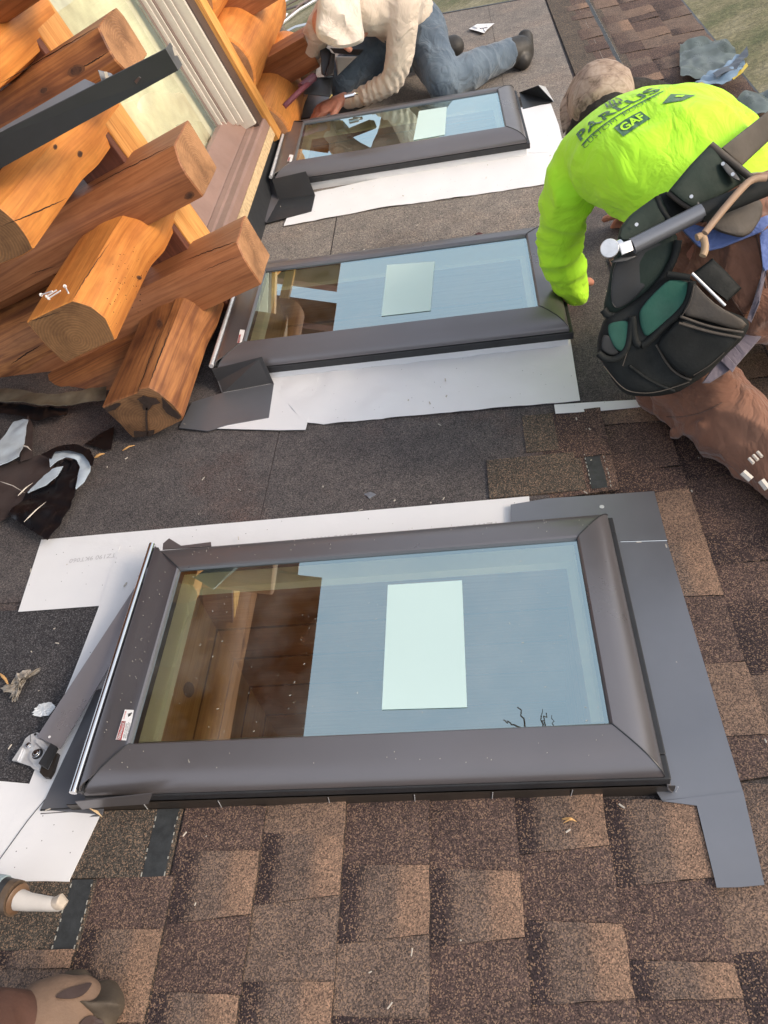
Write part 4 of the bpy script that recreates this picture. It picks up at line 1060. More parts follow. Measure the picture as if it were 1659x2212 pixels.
obj('loose_grit', lit, plain('grit', (.5, .46, .4), .7), None, (0, 0, 0), 'R', kind='stuff', label='scattered pale grit and tiny chips on the roof', cat='grit')
# specks of grit on the front skylight and its flashings
sp = G(); rr = random.Random(8)
for k in range(110):
    s, t_ = rr.uniform(.01, .99), rr.uniform(.01, SW - .01); r = rr.uniform(.0002, .0006)
    an = rr.uniform(0, 3.1); d = V((math.cos(an), math.sin(an), 0)) * rr.choice((.0, .0006, .002))
    sp.tube([V((s, t_, .1105)) - d, V((s, t_, .1112)) + d + V((.0005, 0, 0))], r, 5)
for k in range(90):
    q = rr.choice(((rr.uniform(-.05, 1.05), rr.uniform(-.07, -.01)), (rr.uniform(-.07, -.02), rr.uniform(0, .47)), (rr.uniform(0, 1.05), rr.uniform(.5, .55))))
    sp.tube([V((q[0], q[1], .117)), V((q[0] + .0005, q[1], .1195))], rr.uniform(.0004, .0008), 5)
obj('dust_specks', sp, plain('specks', (.55, .52, .45), .7), None, (0, 0, .11), 'R', kind='stuff', label='dust specks sprinkled on the nearest skylight', cat='dust')

# ================= FAR RIGHT WRAPPER, YARD THINGS =================
gg = plain('green_black_wrap', (.085, .11, .105), .3, 0, .3, 12, .2, 60)
c2 = lambda pts: [(829.5 * 1.6667 + 0, 0)] 
t = thing('shingle_bundle_wrapper', 'crumpled dark green and blue shingle wrapper by the eave', 'wrapper', rp(1530, 140))
def wr(name, A, B, mat, w, amp, n, m, seed):
    g = sheet(R_(A, w), R_(B, w), n, m, w, amp, 6, seed); return obj(name, g, mat, t, thick=.002, ang=50)
wr('green_panel', [(1468, 106), (1500, 95), (1545, 92), (1585, 110)], [(1468, 178), (1500, 182), (1540, 170), (1600, 140)], gg, .03, .06, 24, 14, 1)
wr('blue_panel', [(1500, 183), (1530, 162), (1560, 155), (1600, 122)], [(1520, 188), (1560, 190), (1590, 175), (1610, 150)], plain('blue_print', (.18, .27, .38), .4, 0, .3, 16), .06, .05, 24, 10, 2)
wr('dark_panel', [(1540, 160), (1580, 140), (1612, 110)], [(1548, 170), (1590, 152), (1616, 122)], plain('dark_print', (.06, .075, .10), .4), .085, .03, 14, 6, 3)
wr('yellow_stripe', [(1498, 185), (1515, 180), (1530, 188)], [(1500, 190), (1515, 187), (1535, 193)], plain('yellow_print', (.55, .42, .05), .5), .07, .01, 10, 4, 4)
wr('yellow_stripe', [(1580, 170), (1600, 155), (1612, 140)], [(1584, 174), (1604, 160), (1615, 146)], plain('yellow_print', (.55, .42, .05), .5), .075, .01, 10, 4, 5)
chips('black_bag', [(1575, 235), (1620, 205), (1690, 195)], [(1590, 250), (1640, 255), (1700, 250)], gg, .05, .05, 'flat black bag behind the neon shirted worker at the right edge', 'bag', 20, 10, 11, 6)
# post in the yard, and pale debris
P0 = wp(640, 110, 2, -3.0); P1 = wp(592, 16, 2, -3.0)
pt = thing('yard_post', 'thin grey wooden post standing on the grass beyond the far log corner', 'post', V((P0.x, P0.y, -3.1)), 'W')
obj('post_shaft', G().tube([V((P0.x, P0.y, -3.1)), V((P0.x - .3, P0.y + .3, -1.4)), V((P0.x - .45, P0.y + .5, -.6))], [.10, .09, .08], 10), plain('grey_post', (.14, .12, .10), .8), pt)
obj('post_cap', G().disc(V((P0.x - .45, P0.y + .5, -.6)), (0, 0, 1), .10, .05), plain('grey_cap', (.2, .18, .15), .8), pt)
rr = random.Random(3)
for k, (x, y) in enumerate(((572, 52), (585, 40), (596, 30), (612, 12), (628, 22), (636, 35), (560, 62), (620, 6), (645, 20), (604, 58), (566, 95), (650, 60))):
    c = wp(x, y, 2, -3.02); an = rr.uniform(0, 3.1); l = rr.uniform(.5, 1.3); d = V((math.cos(an), math.sin(an), 0)) * l
    g = G().tube([c - d, c + d * .2 + V((0, 0, .06)), c + d], rr.uniform(.015, .04), 4)
    obj('scrap_board', g, MAT['memb'] if k % 2 else MAT['vinyld'], None, c, 'W', label=f"{['short', 'long', 'bent', 'thin'][k % 4]} {'white' if k % 2 else 'taupe'} scrap in the yard debris beyond the far log corner", cat='scrap', group='yard debris')
# bare tree behind the camera, mirrored at the lower right of the near glass
tr_ = thing('bare_tree', 'bare twigged tree whose tips are mirrored in the nearest skylight', 'tree', (4.4, -1.0, -3.1), 'W')
bark = plain('bark', (.05, .042, .035), .9, 0, .3, 20, .4, 60)
obj('trunk', G().tube([V((4.4, -1.0, -3.1)), V((4.3, -.8, 0)), V((4.0, -.3, 2.2)), V((3.5, .2, 4.0)), V((3.0, .7, 5.0))], [.2, .16, .11, .06, .03], 10), bark, tr_)
def mirror_pt(x, y, h):
    P = r2w(rp(x, y, .11)); d = ray(x, y); d = M3 @ V((d.x, d.y, -d.z)); return P + d * ((h - P.z) / d.z)
tw = G(); rr = random.Random(2)
for pl, r in ((((1150, 1660), (1146, 1600), (1134, 1560), (1118, 1528)), .020), (((1146, 1600), (1125, 1572), (1100, 1562), (1088, 1556)), .016), (((1178, 1640), (1176, 1590), (1172, 1560), (1180, 1540)), .016), (((1176, 1560), (1168, 1550), (1172, 1532)), .010), (((1140, 1600), (1118, 1588), (1112, 1594)), .010), (((1190, 1640), (1196, 1570), (1192, 1545)), .009), (((1000, 1640), (1004, 1596)), .010)):
    P = [mirror_pt(x, y, 5.0 + .1 * k) for k, (x, y) in enumerate(pl)]; Q = []
    for a_, b_ in zip(P, P[1:]):
        for q in range(4): p = a_.lerp(b_, q / 4); Q.append(p + V((rr.uniform(-1, 1), rr.uniform(-1, 1), rr.uniform(-1, 1))) * .018)
    Q.append(P[-1]); r *= .7; tw.tube(Q, [r * (1 - .6 * k / len(Q)) for k in range(len(Q))], 5)
    tw.tube([P[0], V((3.0, .7, 5.0))], [r, r * 1.3], 5)
def grow(p, d, l, r, n):
    pts = [p]
    for k in range(4): d = (d + V((rr.uniform(-.25, .25), rr.uniform(-.25, .05), rr.uniform(-.1, .2)))).normalized(); pts.append(pts[-1] + d * l / 4)
    tw.tube(pts, [r, r * .8, r * .65, r * .5, r * .35], 5)
    if n:
        for k in range(3): grow(pts[-1], (d + V((rr.uniform(-.2, .9), rr.uniform(-.9, .1), rr.uniform(-.3, .6)))).normalized(), l * .65, r * .5, n - 1)
for k in range(8): grow(V((4.1 - .1 * k, -.5 + .08 * k, 1.6 + .3 * k)), V((rr.uniform(.2, 1), rr.uniform(-1, -.2), .6)).normalized(), 1.2, .04, 3)
obj('crown', tw, bark, tr_)
# ================= PEOPLE =================
def clean(g, voxel, smooth, disp=None, it=1, fac=.5):
    """merge overlapping closed forms into one continuous skin"""
    me = bpy.data.meshes.new('tmp'); me.from_pydata(g.v, [], g.f); me.update()
    o = bpy.data.objects.new('tmp', me); col.objects.link(o)
    r = o.modifiers.new('r', 'REMESH'); r.mode = 'VOXEL'; r.voxel_size = voxel
    s = o.modifiers.new('s', 'SMOOTH'); s.iterations = smooth; s.factor = fac
    dg = bpy.context.evaluated_depsgraph_get(); dg.update()
    m2 = bpy.data.meshes.new_from_object(o.evaluated_get(dg))
    vs = [v.co.copy() for v in m2.vertices]; ns = [v.normal.copy() for v in m2.vertices]; fs = [list(p.vertices) for p in m2.polygons]
    bpy.data.objects.remove(o); bpy.data.meshes.remove(me); bpy.data.meshes.remove(m2)
    if disp: vs = [p + n * disp(p, n) for p, n in zip(vs, ns)]
    return G().add(vs, fs)
def limb(g, nodes, side=(1, 0, 0), n=18):
    """nodes: (centre, half width, half depth); rounded ends"""
    C_ = [V(a[0]) for a in nodes]; rings = []; sd = V(side).normalized()
    def ringat(c, ax, a, b):
        s1 = (sd - ax * sd.dot(ax)); s1 = s1.normalized() if s1.length > .05 else ax.orthogonal().normalized(); s2 = ax.cross(s1)
        return [c + s1 * (a * math.cos(2 * math.pi * k / n)) + s2 * (b * math.sin(2 * math.pi * k / n)) for k in range(n)]
    axs = [(C_[min(i + 1, len(C_) - 1)] - C_[max(i - 1, 0)]).normalized() for i in range(len(C_))]
    a0, b0 = nodes[0][1], nodes[0][2]; m = min(a0, b0)
    for t in (.98, .8, .45): rings.append(ringat(C_[0] - axs[0] * m * t, axs[0], a0 * math.sqrt(1 - t * t) + .001, b0 * math.sqrt(1 - t * t) + .001))
    for i in range(len(C_)):
        rings.append(ringat(C_[i], axs[i], nodes[i][1], nodes[i][2]))
        if i < len(C_) - 1:
            for t in (.33, .67):
                ax = axs[i].lerp(axs[i + 1], t).normalized()
                rings.append(ringat(C_[i].lerp(C_[i + 1], t), ax, nodes[i][1] * (1 - t) + nodes[i + 1][1] * t, nodes[i][2] * (1 - t) + nodes[i + 1][2] * t))
    a0, b0 = nodes[-1][1], nodes[-1][2]; m = min(a0, b0)
    for t in (.45, .8, .98): rings.append(ringat(C_[-1] + axs[-1] * m * t, axs[-1], a0 * math.sqrt(1 - t * t) + .001, b0 * math.sqrt(1 - t * t) + .001))
    return g.loft(rings)
def r1(p, r): return (p, r, r)
def hand(g, wrist, fwd, nrm, s=1.0, curl=.5, thumb=1):
    """palm, four curled fingers and a thumb; fwd = direction of the fingers, nrm = back of the hand"""
    wrist, f, nz_ = V(wrist), V(fwd).normalized(), V(nrm).normalized(); sd = f.cross(nz_).normalized() * thumb; nz_ = sd.cross(f).normalized() * thumb
    kn = wrist + f * .095 * s
    limb(g, [(wrist - f * .01, .030 * s, .024 * s), (wrist + f * .05 * s, .044 * s, .020 * s), (kn, .046 * s, .016 * s)], sd)
    for k, (off, ln) in enumerate(((.036, .082), (.012, .094), (-.012, .088), (-.035, .068))):
        p = kn + sd * off * s; d = (f + sd * off * 2.2).normalized(); pts = [p - d * .012 * s]; c = curl * .7; r = .0118 * s
        nodes = [r1(pts[0], r * 1.05)]
        for q, fr in enumerate((.45, .32, .23)):
            d = (d * math.cos(c) - nz_ * math.sin(c)).normalized(); p = p + d * ln * fr * s; nodes.append(r1(p, r * (1 - .08 * q))); c = curl * .9
        limb(g, nodes, sd, 10)
    p = wrist + sd * .030 * s + f * .02 * s; d = (f * .75 + sd * .8 - nz_ * .25).normalized(); nodes = [r1(p, .016 * s)]
    for q, l in enumerate((.040, .034, .026)): p = p + d * l * s; nodes.append(r1(p, (.0145 - .0012 * q) * s)); d = (d + f * .35 - nz_ * .12).normalized()
    limb(g, nodes, sd, 10)
def head(g, c, face, up, s=1.0):
    """skull, brow, nose, chin, ears"""
    c, f, u = V(c), V(face).normalized(), V(up).normalized(); u = (u - f * u.dot(f)).normalized(); sd = f.cross(u)
    limb(g, [(c - u * .055 * s, .070 * s, .080 * s), (c, .090 * s, .105 * s), (c + u * .06 * s, .086 * s, .100 * s), (c + u * .10 * s, .06 * s, .07 * s)], sd)
    limb(g, [(c + f * .045 * s - u * .10 * s, .045 * s, .040 * s), (c + f * .035 * s - u * .05 * s, .060 * s, .05 * s)], sd)
    limb(g, [r1(c + f * .098 * s + u * .01 * s, .012 * s), r1(c + f * .122 * s - u * .03 * s, .017 * s)], sd, 8)
    limb(g, [r1(c + f * .085 * s - u * .062 * s - sd * .02 * s, .012 * s), r1(c + f * .085 * s - u * .062 * s + sd * .02 * s, .012 * s)], u, 8)
    for e in (-1, 1):
        limb(g, [(c + sd * e * .092 * s + u * .02 * s, .010 * s, .022 * s), (c + sd * e * .092 * s - u * .025 * s, .009 * s, .015 * s)], sd, 8)
def skinm(name, c):
    m, nt, b = nm(name); co = objco(nt)
    L(nt, ramp(nt, noi(nt, co, 40, 4, .6), [(.3, tuple(x * .8 for x in c)), (.7, tuple(min(1, x * 1.15) for x in c))]), b.inputs['Base Color'])
    b.inputs['Roughness'].default_value = .5; b.inputs['Subsurface Weight'].default_value = .15; b.inputs['Subsurface Radius'].default_value = (.01, .004, .002)
    return m
def cloth(name, c, var=.12, weave=900, rough=.85, worn=None, crease=.05):
    m, nt, b = nm(name); co = objco(nt)
    cc = ramp(nt, noi(nt, co, 7, 5, .6), [(.3, tuple(x * (1 - var) for x in c)), (.7, tuple(min(1, x * (1 + var)) for x in c))])
    if worn: cc = mixc(nt, ramp(nt, noi(nt, co, 5, 3, .5), [(.45, (0, 0, 0)), (.68, (.8, .8, .8))]), cc, worn)
    L(nt, cc, b.inputs['Base Color']); b.inputs['Roughness'].default_value = rough; b.inputs['Sheen Weight'].default_value = .25
    # soft creases in the cloth under the weave
    mp = N(nt, 'ShaderNodeMapping'); mp.inputs['Scale'].default_value = (13, 7, 11); mp.inputs['Rotation'].default_value = (.3, .4, .6); L(nt, co, mp.inputs[0])
    n1 = N(nt, 'ShaderNodeTexNoise'); n1.inputs['Scale'].default_value = 1; n1.inputs['Detail'].default_value = 4; n1.inputs['Roughness'].default_value = .5; n1.inputs['Distortion'].default_value = .8; L(nt, mp.outputs[0], n1.inputs[0])
    sb_ = N(nt, 'ShaderNodeMath', operation='SUBTRACT'); L(nt, n1.outputs[0], sb_.inputs[0]); sb_.inputs[1].default_value = .5
    ab = N(nt, 'ShaderNodeMath', operation='ABSOLUTE'); L(nt, sb_.outputs[0], ab.inputs[0])
    b1 = N(nt, 'ShaderNodeBump'); b1.inputs['Strength'].default_value = .55; b1.inputs['Distance'].default_value = crease; L(nt, ab.outputs[0], b1.inputs['Height'])
    b2 = N(nt, 'ShaderNodeBump'); b2.inputs['Strength'].default_value = .25; b2.inputs['Distance'].default_value = .0008; L(nt, noi(nt, co, weave, 2, .5), b2.inputs['Height'])
    L(nt, b1.outputs[0], b2.inputs['Normal']); L(nt, b2.outputs[0], b.inputs['Normal']); return m
def ridge(p, s, seed, ax=None):
    q = V((p.x * s[0], p.y * s[1], p.z * s[2] + seed))
    return 1 - 2 * abs(noise.noise(q))
def folds(p, seed, amp=.006, s=(7, 7, 7)):
    return amp * (ridge(p, s, seed) ** 2 * .8 + .5 * noise.noise(p * 4 + V((seed, 0, 0))) + .25 * ridge(p, (s[0] * 2.3, s[1] * 2.3, s[2] * 2.3), seed + 5) - .4)
neon = cloth('neon_jersey', (.50, 1.0, .03), .03, 700, .75, None, .034)
neon.node_tree.nodes['Principled BSDF'].inputs['Sheen Weight'].default_value = .1
skin = skinm('skin', (.52, .24, .17))

# ---- worker in neon ----
A = thing('person', 'kneeling worker in a neon yellow green shirt bent over, camouflage cap, seen from behind', 'person', (1.4, 1.0, 0))
SD = V((.90, .43, 0))
g = G()
limb(g, [((1.46, 1.02, .49), .19, .14), ((1.40, 1.2, .55), .17, .12), ((1.345, 1.36, .575), .18, .11), ((1.30, 1.51, .565), .19, .095), ((1.28, 1.65, .53), .07, .065), ((1.265, 1.76, .51), .065, .065)], SD)
limb(g, [r1((1.13, 1.50, .55), .06), r1((1.085, 1.56, .31), .05), r1((1.135, 1.56, .13), .035)])
limb(g, [r1((1.45, 1.60, .55), .06), r1((1.47, 1.85, .34), .05), r1((1.43, 2.02, .12), .035)])
limb(g, [r1((1.37, .98, .47), .10), r1((1.32, 1.06, .12), .07), r1((1.52, .70, .10), .05), r1((1.57, .60, .09), .045)])
limb(g, [r1((1.58, 1.08, .49), .10), r1((1.68, 1.36, .12), .07), r1((1.88, .98, .10), .05)])
head(g, (1.262, 1.845, .495), (-.35, .62, -.70), (.05, .75, .6))
hand(g, (1.137, 1.56, .105), (-.15, .55, -.55), (-.6, .4, .5), 1.1, .45, 1)
hand(g, (1.43, 2.02, .10), (-.1, .7, -.5), (.3, .4, .6), 1.1, .45, -1)
body = obj('body', clean(g, .0075, 2), skin, A, ang=180)
# shirt
g = G()
limb(g, [((1.45, 1.07, .50), .185, .125), ((1.41, 1.19, .545), .195, .13), ((1.368, 1.31, .585), .222, .148), ((1.325, 1.44, .595), .243, .145), ((1.30, 1.55, .575), .232, .118), ((1.285, 1.65, .55), .13, .085)], SD, 26)
limb(g, [r1((1.155, 1.50, .555), .092), ((1.105, 1.495, .48), .078, .082), ((1.086, 1.51, .38), .064, .068), ((1.080, 1.54, .27), .062, .064), ((1.11, 1.56, .18), .058, .058), ((1.137, 1.57, .10), .046, .045)])
limb(g, [r1((1.45, 1.60, .555), .095), ((1.49, 1.70, .46), .085, .085), ((1.48, 1.86, .33), .08, .08), ((1.45, 1.97, .18), .06, .06)])
def shd(p, n):
    back = max(0, min(1, (p.z - .45) / .2))
    f = folds(p, 3, .013 * (1 - back) + .0055, (6, 6, 9))
    arm = max(0, min(1, (1.19 - p.x) / .04)) * max(0, min(1, (.5 - p.z) / .15))
    f += arm * .006 * (ridge(p, (5, 6, 20), 9) - .2)
    f += (1 - arm) * .014 * (ridge(V((p.x * .85 + p.y * .5, p.y * .85 - p.x * .5, p.z)), (9, 2.6, 3), 21) - .35) * max(0, min(1, (1.50 - p.y) / .2))
    f += .010 * ridge(p, (18, 9, 9), 33) * max(0, min(1, (p.y - 1.54) / .07))
    # tension creases fanning from the armpit
    q = p - V((1.17, 1.40, .55)); r = q.length
    f += .004 * math.sin((p.x * .8 + p.y * .6) * 42 + 5 * noise.noise(p * 5)) * max(0, 1 - abs(r - .12) / .16) * max(0, min(1, (1.5 - p.y) / .1))
    return f
sh = clean(g, .0085, 6, shd)
shirt = obj('shirt', sh, neon, A, ang=180)
bvh_shirt = BVHTree.FromPolygons(sh.v, sh.f)
def onto(bvh, x, y, off=.0025):
    d = ray(x, y).normalized(); h = bvh.ray_cast(CAM, d)
    if h[0] is None: return None
    n = h[1] if h[1].dot(d) < 0 else -h[1]
    return h[0] + n * off
def decal(name, polys, mat, parent, bvh=bvh_shirt, off=.0025):
    """flat print pressed onto cloth: polygon pieces given as (pts, faces)"""
    g = G()
    for pts, fs in polys:
        q = [onto(bvh, x, y, off) for x, y in pts]
        ok = [[i for i in f] for f in fs if all(q[i] is not None for i in f)]
        g.add([a or CAM for a in q], ok)
    return obj(name, g, mat, parent, smooth=False)
inkg = cloth('print_green', (.028, .13, .06), .15)
def gridpoly(q, nu, nv):
    P = [V((*p, 0)) for p in q]; pts = []; fs = []
    for i in range(nu + 1):
        for j in range(nv + 1):
            p = P[0].lerp(P[1], i / nu).lerp(P[3].lerp(P[2], i / nu), j / nv); pts.append((p.x, p.y))
    for i in range(nu):
        for j in range(nv): a = i * (nv + 1) + j; fs.append((a, a + nv + 1, a + nv + 2, a + 1))
    return pts, fs
def textpx(body_, fn, bold=0.0, shear=0):
    cu = bpy.data.curves.new('t', 'FONT'); cu.body = body_; cu.size = 1; cu.resolution_u = 3; cu.offset = bold; cu.shear = shear
    to = bpy.data.objects.new('t', cu); col.objects.link(to); dg = bpy.context.evaluated_depsgraph_get()
    me = to.evaluated_get(dg).to_mesh(); vs = [v.co.copy() for v in me.vertices]; fs = [list(p.vertices) for p in me.polygons]
    x0 = min(v.x for v in vs); x1 = max(v.x for v in vs); y0 = min(v.y for v in vs); y1 = max(v.y for v in vs)
    pts = [fn((v.x - x0) / (x1 - x0), (v.y - y0) / (y1 - y0)) for v in vs]
    to.to_mesh_clear(); bpy.data.objects.remove(to); return pts, fs
def bez(P, t):
    P = [V((*p, 0)) for p in P]
    while len(P) > 1: P = [a.lerp(b, t) for a, b in zip(P, P[1:])]
    return (P[0].x, P[0].y)
# sight points: base line and top line of the company name
c1_ = lambda x, y: (1226.9 + x * .1771, 172.8 + y * .1771)
nb = [c1_(160, 755), c1_(330, 560), c1_(560, 400), c1_(900, 240), c1_(1165, 125)]
nt_ = [c1_(95, 680), c1_(210, 520), c1_(480, 360), c1_(760, 240), c1_(1000, 105)]
def strip(lo_, hi_): return lambda x, y: tuple(V((*bez(lo_, x), 0)).lerp(V((*bez(hi_, x), 0)), y)[:2])
decal('shirt_lettering', [textpx('PARLUS', strip(nb, nt_), .02, .1)], inkg, shirt)
ul = [c1_(170, 800), c1_(330, 590), c1_(620, 400), c1_(980, 230), c1_(1160, 140)]
ul2 = [(x + 1.5, y + 1.8) for x, y in ul]
lnp = [strip(ul2, ul)(i / 30, j) for i in range(31) for j in (0, 1)]
decal('shirt_underline', [(lnp, [(2 * i, 2 * i + 1, 2 * i + 3, 2 * i + 2) for i in range(30)])], inkg, shirt)
cb = [c1_(215, 845), c1_(400, 640), c1_(640, 460), c1_(1000, 260), c1_(1120, 195)]
ct = [c1_(180, 800), c1_(360, 600), c1_(610, 425), c1_(960, 240), c1_(1090, 175)]
decal('shirt_lettering', [textpx('CUSTOM  ROOFING', strip(cb, ct), -.01)], inkg, shirt)
# roofing badge with knocked-out letters: dark panel then neon letters
bq = [c1_(680, 700), c1_(1010, 480), c1_(890, 390), c1_(560, 590)]
bl_ = [bq[0], c1_(860, 570), bq[1]]; bh_ = [bq[3], c1_(720, 465), bq[2]]
fnb = strip(bl_, bh_)
pts = [fnb(i / 12, j / 5) for i in range(13) for j in range(6)]
decal('badge_panel', [(pts, [(i * 6 + j, (i + 1) * 6 + j, (i + 1) * 6 + j + 1, i * 6 + j + 1) for i in range(12) for j in range(5)])], inkg, shirt)
decal('badge_lettering', [textpx('GAF', lambda x, y: fnb(.10 + .8 * x, .20 + .62 * y), .03)], neon, shirt, off=.0045)
# diamond badge near the far shoulder
dm = [c1_(1150, 300), c1_(1255, 182), 0, c1_(1560, 195), c1_(1400, 262)]
decal('diamond_badge', [gridpoly([dm[0], dm[1], dm[3], dm[4]], 6, 4)], inkg, shirt)
decal('diamond_mark', [gridpoly([c1_(1300, 226), c1_(1330, 208), c1_(1430, 208), c1_(1390, 228)], 4, 2)], neon, shirt, off=.0045)
# round house emblem over the name
em = []
import itertools
cxe, cye = c1_(545, 285)
ex_, ey_ = (23, -4), (6, 10)
def ep(a, b): return (cxe + ex_[0] * a + ey_[0] * b, cye + ex_[1] * a + ey_[1] * b)
ar = [ep(r * math.cos(t), -r * math.sin(t)) for k in range(13) for t in [math.pi * k / 12] for r in (.82, 1.0)]
em.append((ar, [(2 * i, 2 * i + 1, 2 * i + 3, 2 * i + 2) for i in range(12)]))
for (a0, b0, a1, b1) in ((-.75, -.1, -.55, .8), (-.3, -.55, -.12, .8), (-.55, .25, .55, .42), (.12, -.55, .3, .8), (.55, -.1, .75, .6), (-.7, .72, .4, .85), (-.3, -.55, .3, -.4)):
    em.append(gridpoly([ep(a0, b0), ep(a1, b0), ep(a1, b1), ep(a0, b1)], 2, 2))
decal('emblem', em, inkg, shirt)

# trousers
canv = cloth('brown_canvas', (.215, .098, .060), .3, 450, .92, worn=(.25, .13, .085))
g = G()
limb(g, [((1.50, .955, .465), .19, .15), ((1.455, 1.05, .50), .195, .15)], SD, 22)
limb(g, [((1.38, .97, .45), .135, .14), ((1.335, 1.03, .30), .12, .12), ((1.325, 1.055, .135), .105, .10)])
limb(g, [((1.325, 1.06, .12), .10, .095), ((1.38, .95, .125), .108, .10), ((1.44, .83, .115), .105, .095), ((1.50, .72, .10), .088, .082), ((1.525, .665, .095), .078, .074)], (0, 0, 1))
limb(g, [((1.59, 1.06, .46), .135, .14), ((1.66, 1.32, .14), .10, .10), ((1.75, 1.15, .11), .095, .09), ((1.88, .95, .10), .08, .08)])
for pl, r in ((((1440, 900), (1510, 888), (1592, 838)), .021), (((1455, 936), (1530, 920), (1612, 872)), .017), (((1450, 868), (1510, 862), (1570, 820)), .020), (((1530, 962), (1580, 938), (1635, 908)), .013)):
    limb(g, [r1(rp(*bez(pl, t), .172 - .22 * abs(t - .5)), r * (1.02 - 1.5 * abs(t - .5))) for t in (0, .2, .4, .6, .8, 1)], (0, 0, 1), 12)
def trd(p, n):
    # folds bunched round the knee bend
    f = folds(p, 8, .016, (8, 8, 9)); d = (p - V((1.36, .99, .16))); 
    along = (p - V((1.325, 1.06, .12))).dot(V((.46, -.89, 0)))
    w_ = math.exp(-((along - .03) / .10) ** 2)
    f += .020 * w_ * (abs(math.sin(along * 38 + 2.2 * noise.noise(p * 6) + p.z * 6)) ** .6 - .6)
    f += .008 * (ridge(V((p.x * .46 - p.y * .89, p.x * .89 + p.y * .46, p.z)), (5, 14, 14), 4) - .3); 
    return f
trg = clean(g, .0075, 8, trd); obj('trousers', trg, canv, A, ang=180)
# plaid sock and boot
BTR = BVHTree.FromPolygons(trg.v, trg.f)
TRO = [o for o in bpy.data.objects if o.name.startswith('trousers')][0]
for pl in (((1640, 505), (1654, 560), (1662, 620)), ((1632, 506), (1646, 562), (1654, 622)), ((1452, 965), (1520, 1010), (1600, 1040)), ((1545, 600), (1580, 640), (1612, 690)), ((1440, 900), (1500, 905), (1560, 870))):
    q = [onto(BTR, *bez(pl, i / 16), .0008) for i in range(17)]; q = [p for p in q if p]
    if len(q) > 2: obj('seam', G().tube(q, .0016, 5), cloth('seam_thread', (.12, .06, .04)), TRO)
g = G(); limb(g, [r1((1.535, .655, .095), .068), r1((1.575, .585, .095), .062)], (0, 0, 1)); sock = obj('sock', clean(g, .007, 2), cloth('dark_sock', (.045, .028, .025)), A, ang=180)
sb = BVHTree.FromPolygons(G().add(*[sock and None or None]).v, []) if False else None
g = G()
for k in range(5):
    q0 = rp(1632 + k * 6, 976 - k * 1.5, .15); 
    g.tube([rp(1618 + k * 9, 990 - k * 7, .148), rp(1628 + k * 9, 1001 - k * 7, .145)], .0045, 6)
for k in range(2): g.tube([rp(1604 + k * 40, 1020 + k * 18, .13), rp(1622 + k * 36, 1036 + k * 20, .12)], .009, 6)
obj('sock_check', g, MAT['vinyl'], sock)
g = G(); limb(g, [((1.56, .61, .085), .07, .06), ((1.63, .50, .07), .065, .055)], (0, 0, 1)); limb(g, [((1.60, .56, .05), .055, .045), ((1.50, .50, .04), .05, .035)])
obj('boot', clean(g, .008, 2), plain('dark_boot', (.05, .035, .028), .6), A, ang=180)
g = G(); limb(g, [((1.90, .92, .08), .07, .06), ((1.93, .80, .07), .065, .055)], (0, 0, 1)); obj('boot', clean(g, .008, 2), plain('dark_boot2', (.05, .035, .028), .6), A, ang=180)
# hair and beard in the shade of the cap, camo cap with bill
hairm = plain('dark_hair', (.018, .015, .012), .8, 0, .4, 60, .6, 200)
g = G(); limb(g, [((1.262, 1.81, .52), .098, .10), ((1.27, 1.85, .505), .102, .110)], SD)
limb(g, [r1(rd(1236, 290, 2.42), .022), r1(rd(1262, 245, 2.40), .034), r1(rd(1310, 208, 2.40), .040), r1(rd(1375, 192, 2.42), .034), r1(rd(1440, 190, 2.46), .018)])
obj('hair', clean(g, .009, 2, lambda p, n: .005 * noise.noise(p * 45)), hairm, A, ang=180)
def camo():
    m, nt, b = nm('camouflage_cloth'); co = objco(nt)
    n1 = ramp(nt, noi(nt, co, 20, 5, .65), [(.34, (.10, .07, .055)), (.42, (.30, .22, .17)), (.55, (.42, .33, .27)), (.68, (.24, .18, .13))])
    mp = N(nt, 'ShaderNodeMapping'); mp.inputs['Scale'].default_value = (14, 30, 14); mp.inputs['Rotation'].default_value = (.5, .8, .3); L(nt, co, mp.inputs[0])
    wv = N(nt, 'ShaderNodeTexVoronoi'); wv.feature = 'DISTANCE_TO_EDGE'; L(nt, mp.outputs[0], wv.inputs[0]); wv.inputs['Scale'].default_value = 1
    tw_ = ramp(nt, wv.outputs['Distance'], [(.015, (.35, .28, .25)), (.06, (1, 1, 1))])
    L(nt, mixc(nt, .35, n1, tw_, 'MULTIPLY'), b.inputs['Base Color']); b.inputs['Roughness'].default_value = .9; bump(nt, b, noi(nt, co, 500, 2, .5), .3, .001); return m
g = G(); HC = V((1.255, 1.87, .52))
limb(g, [((1.250, 1.870, .555), .104, .10), ((1.255, 1.925, .572), .105, .103), ((1.262, 1.965, .562), .088, .088)], SD)
cm = camo()
cap = obj('cap', clean(g, .008, 4, lambda p, n: folds(p, 5, .005, (12, 12, 12))), cm, A, ang=180)
# bill drooping toward the middle skylight
b0, b1, b2, b3 = rd(1240, 165, 2.52), rd(1275, 225, 2.42), rd(1216, 288, 2.46), rd(1216, 212, 2.52)
def billf(i, j):
    p = b0.lerp(b1, j).lerp(b3.lerp(b2, j), i); p = p + V((-.02, -.02, .03)) * math.sin(j * math.pi) * (1 - i * .4); return p
obj('cap_bill', G().grid(billf, 8, 10), cm, cap, thick=.006)

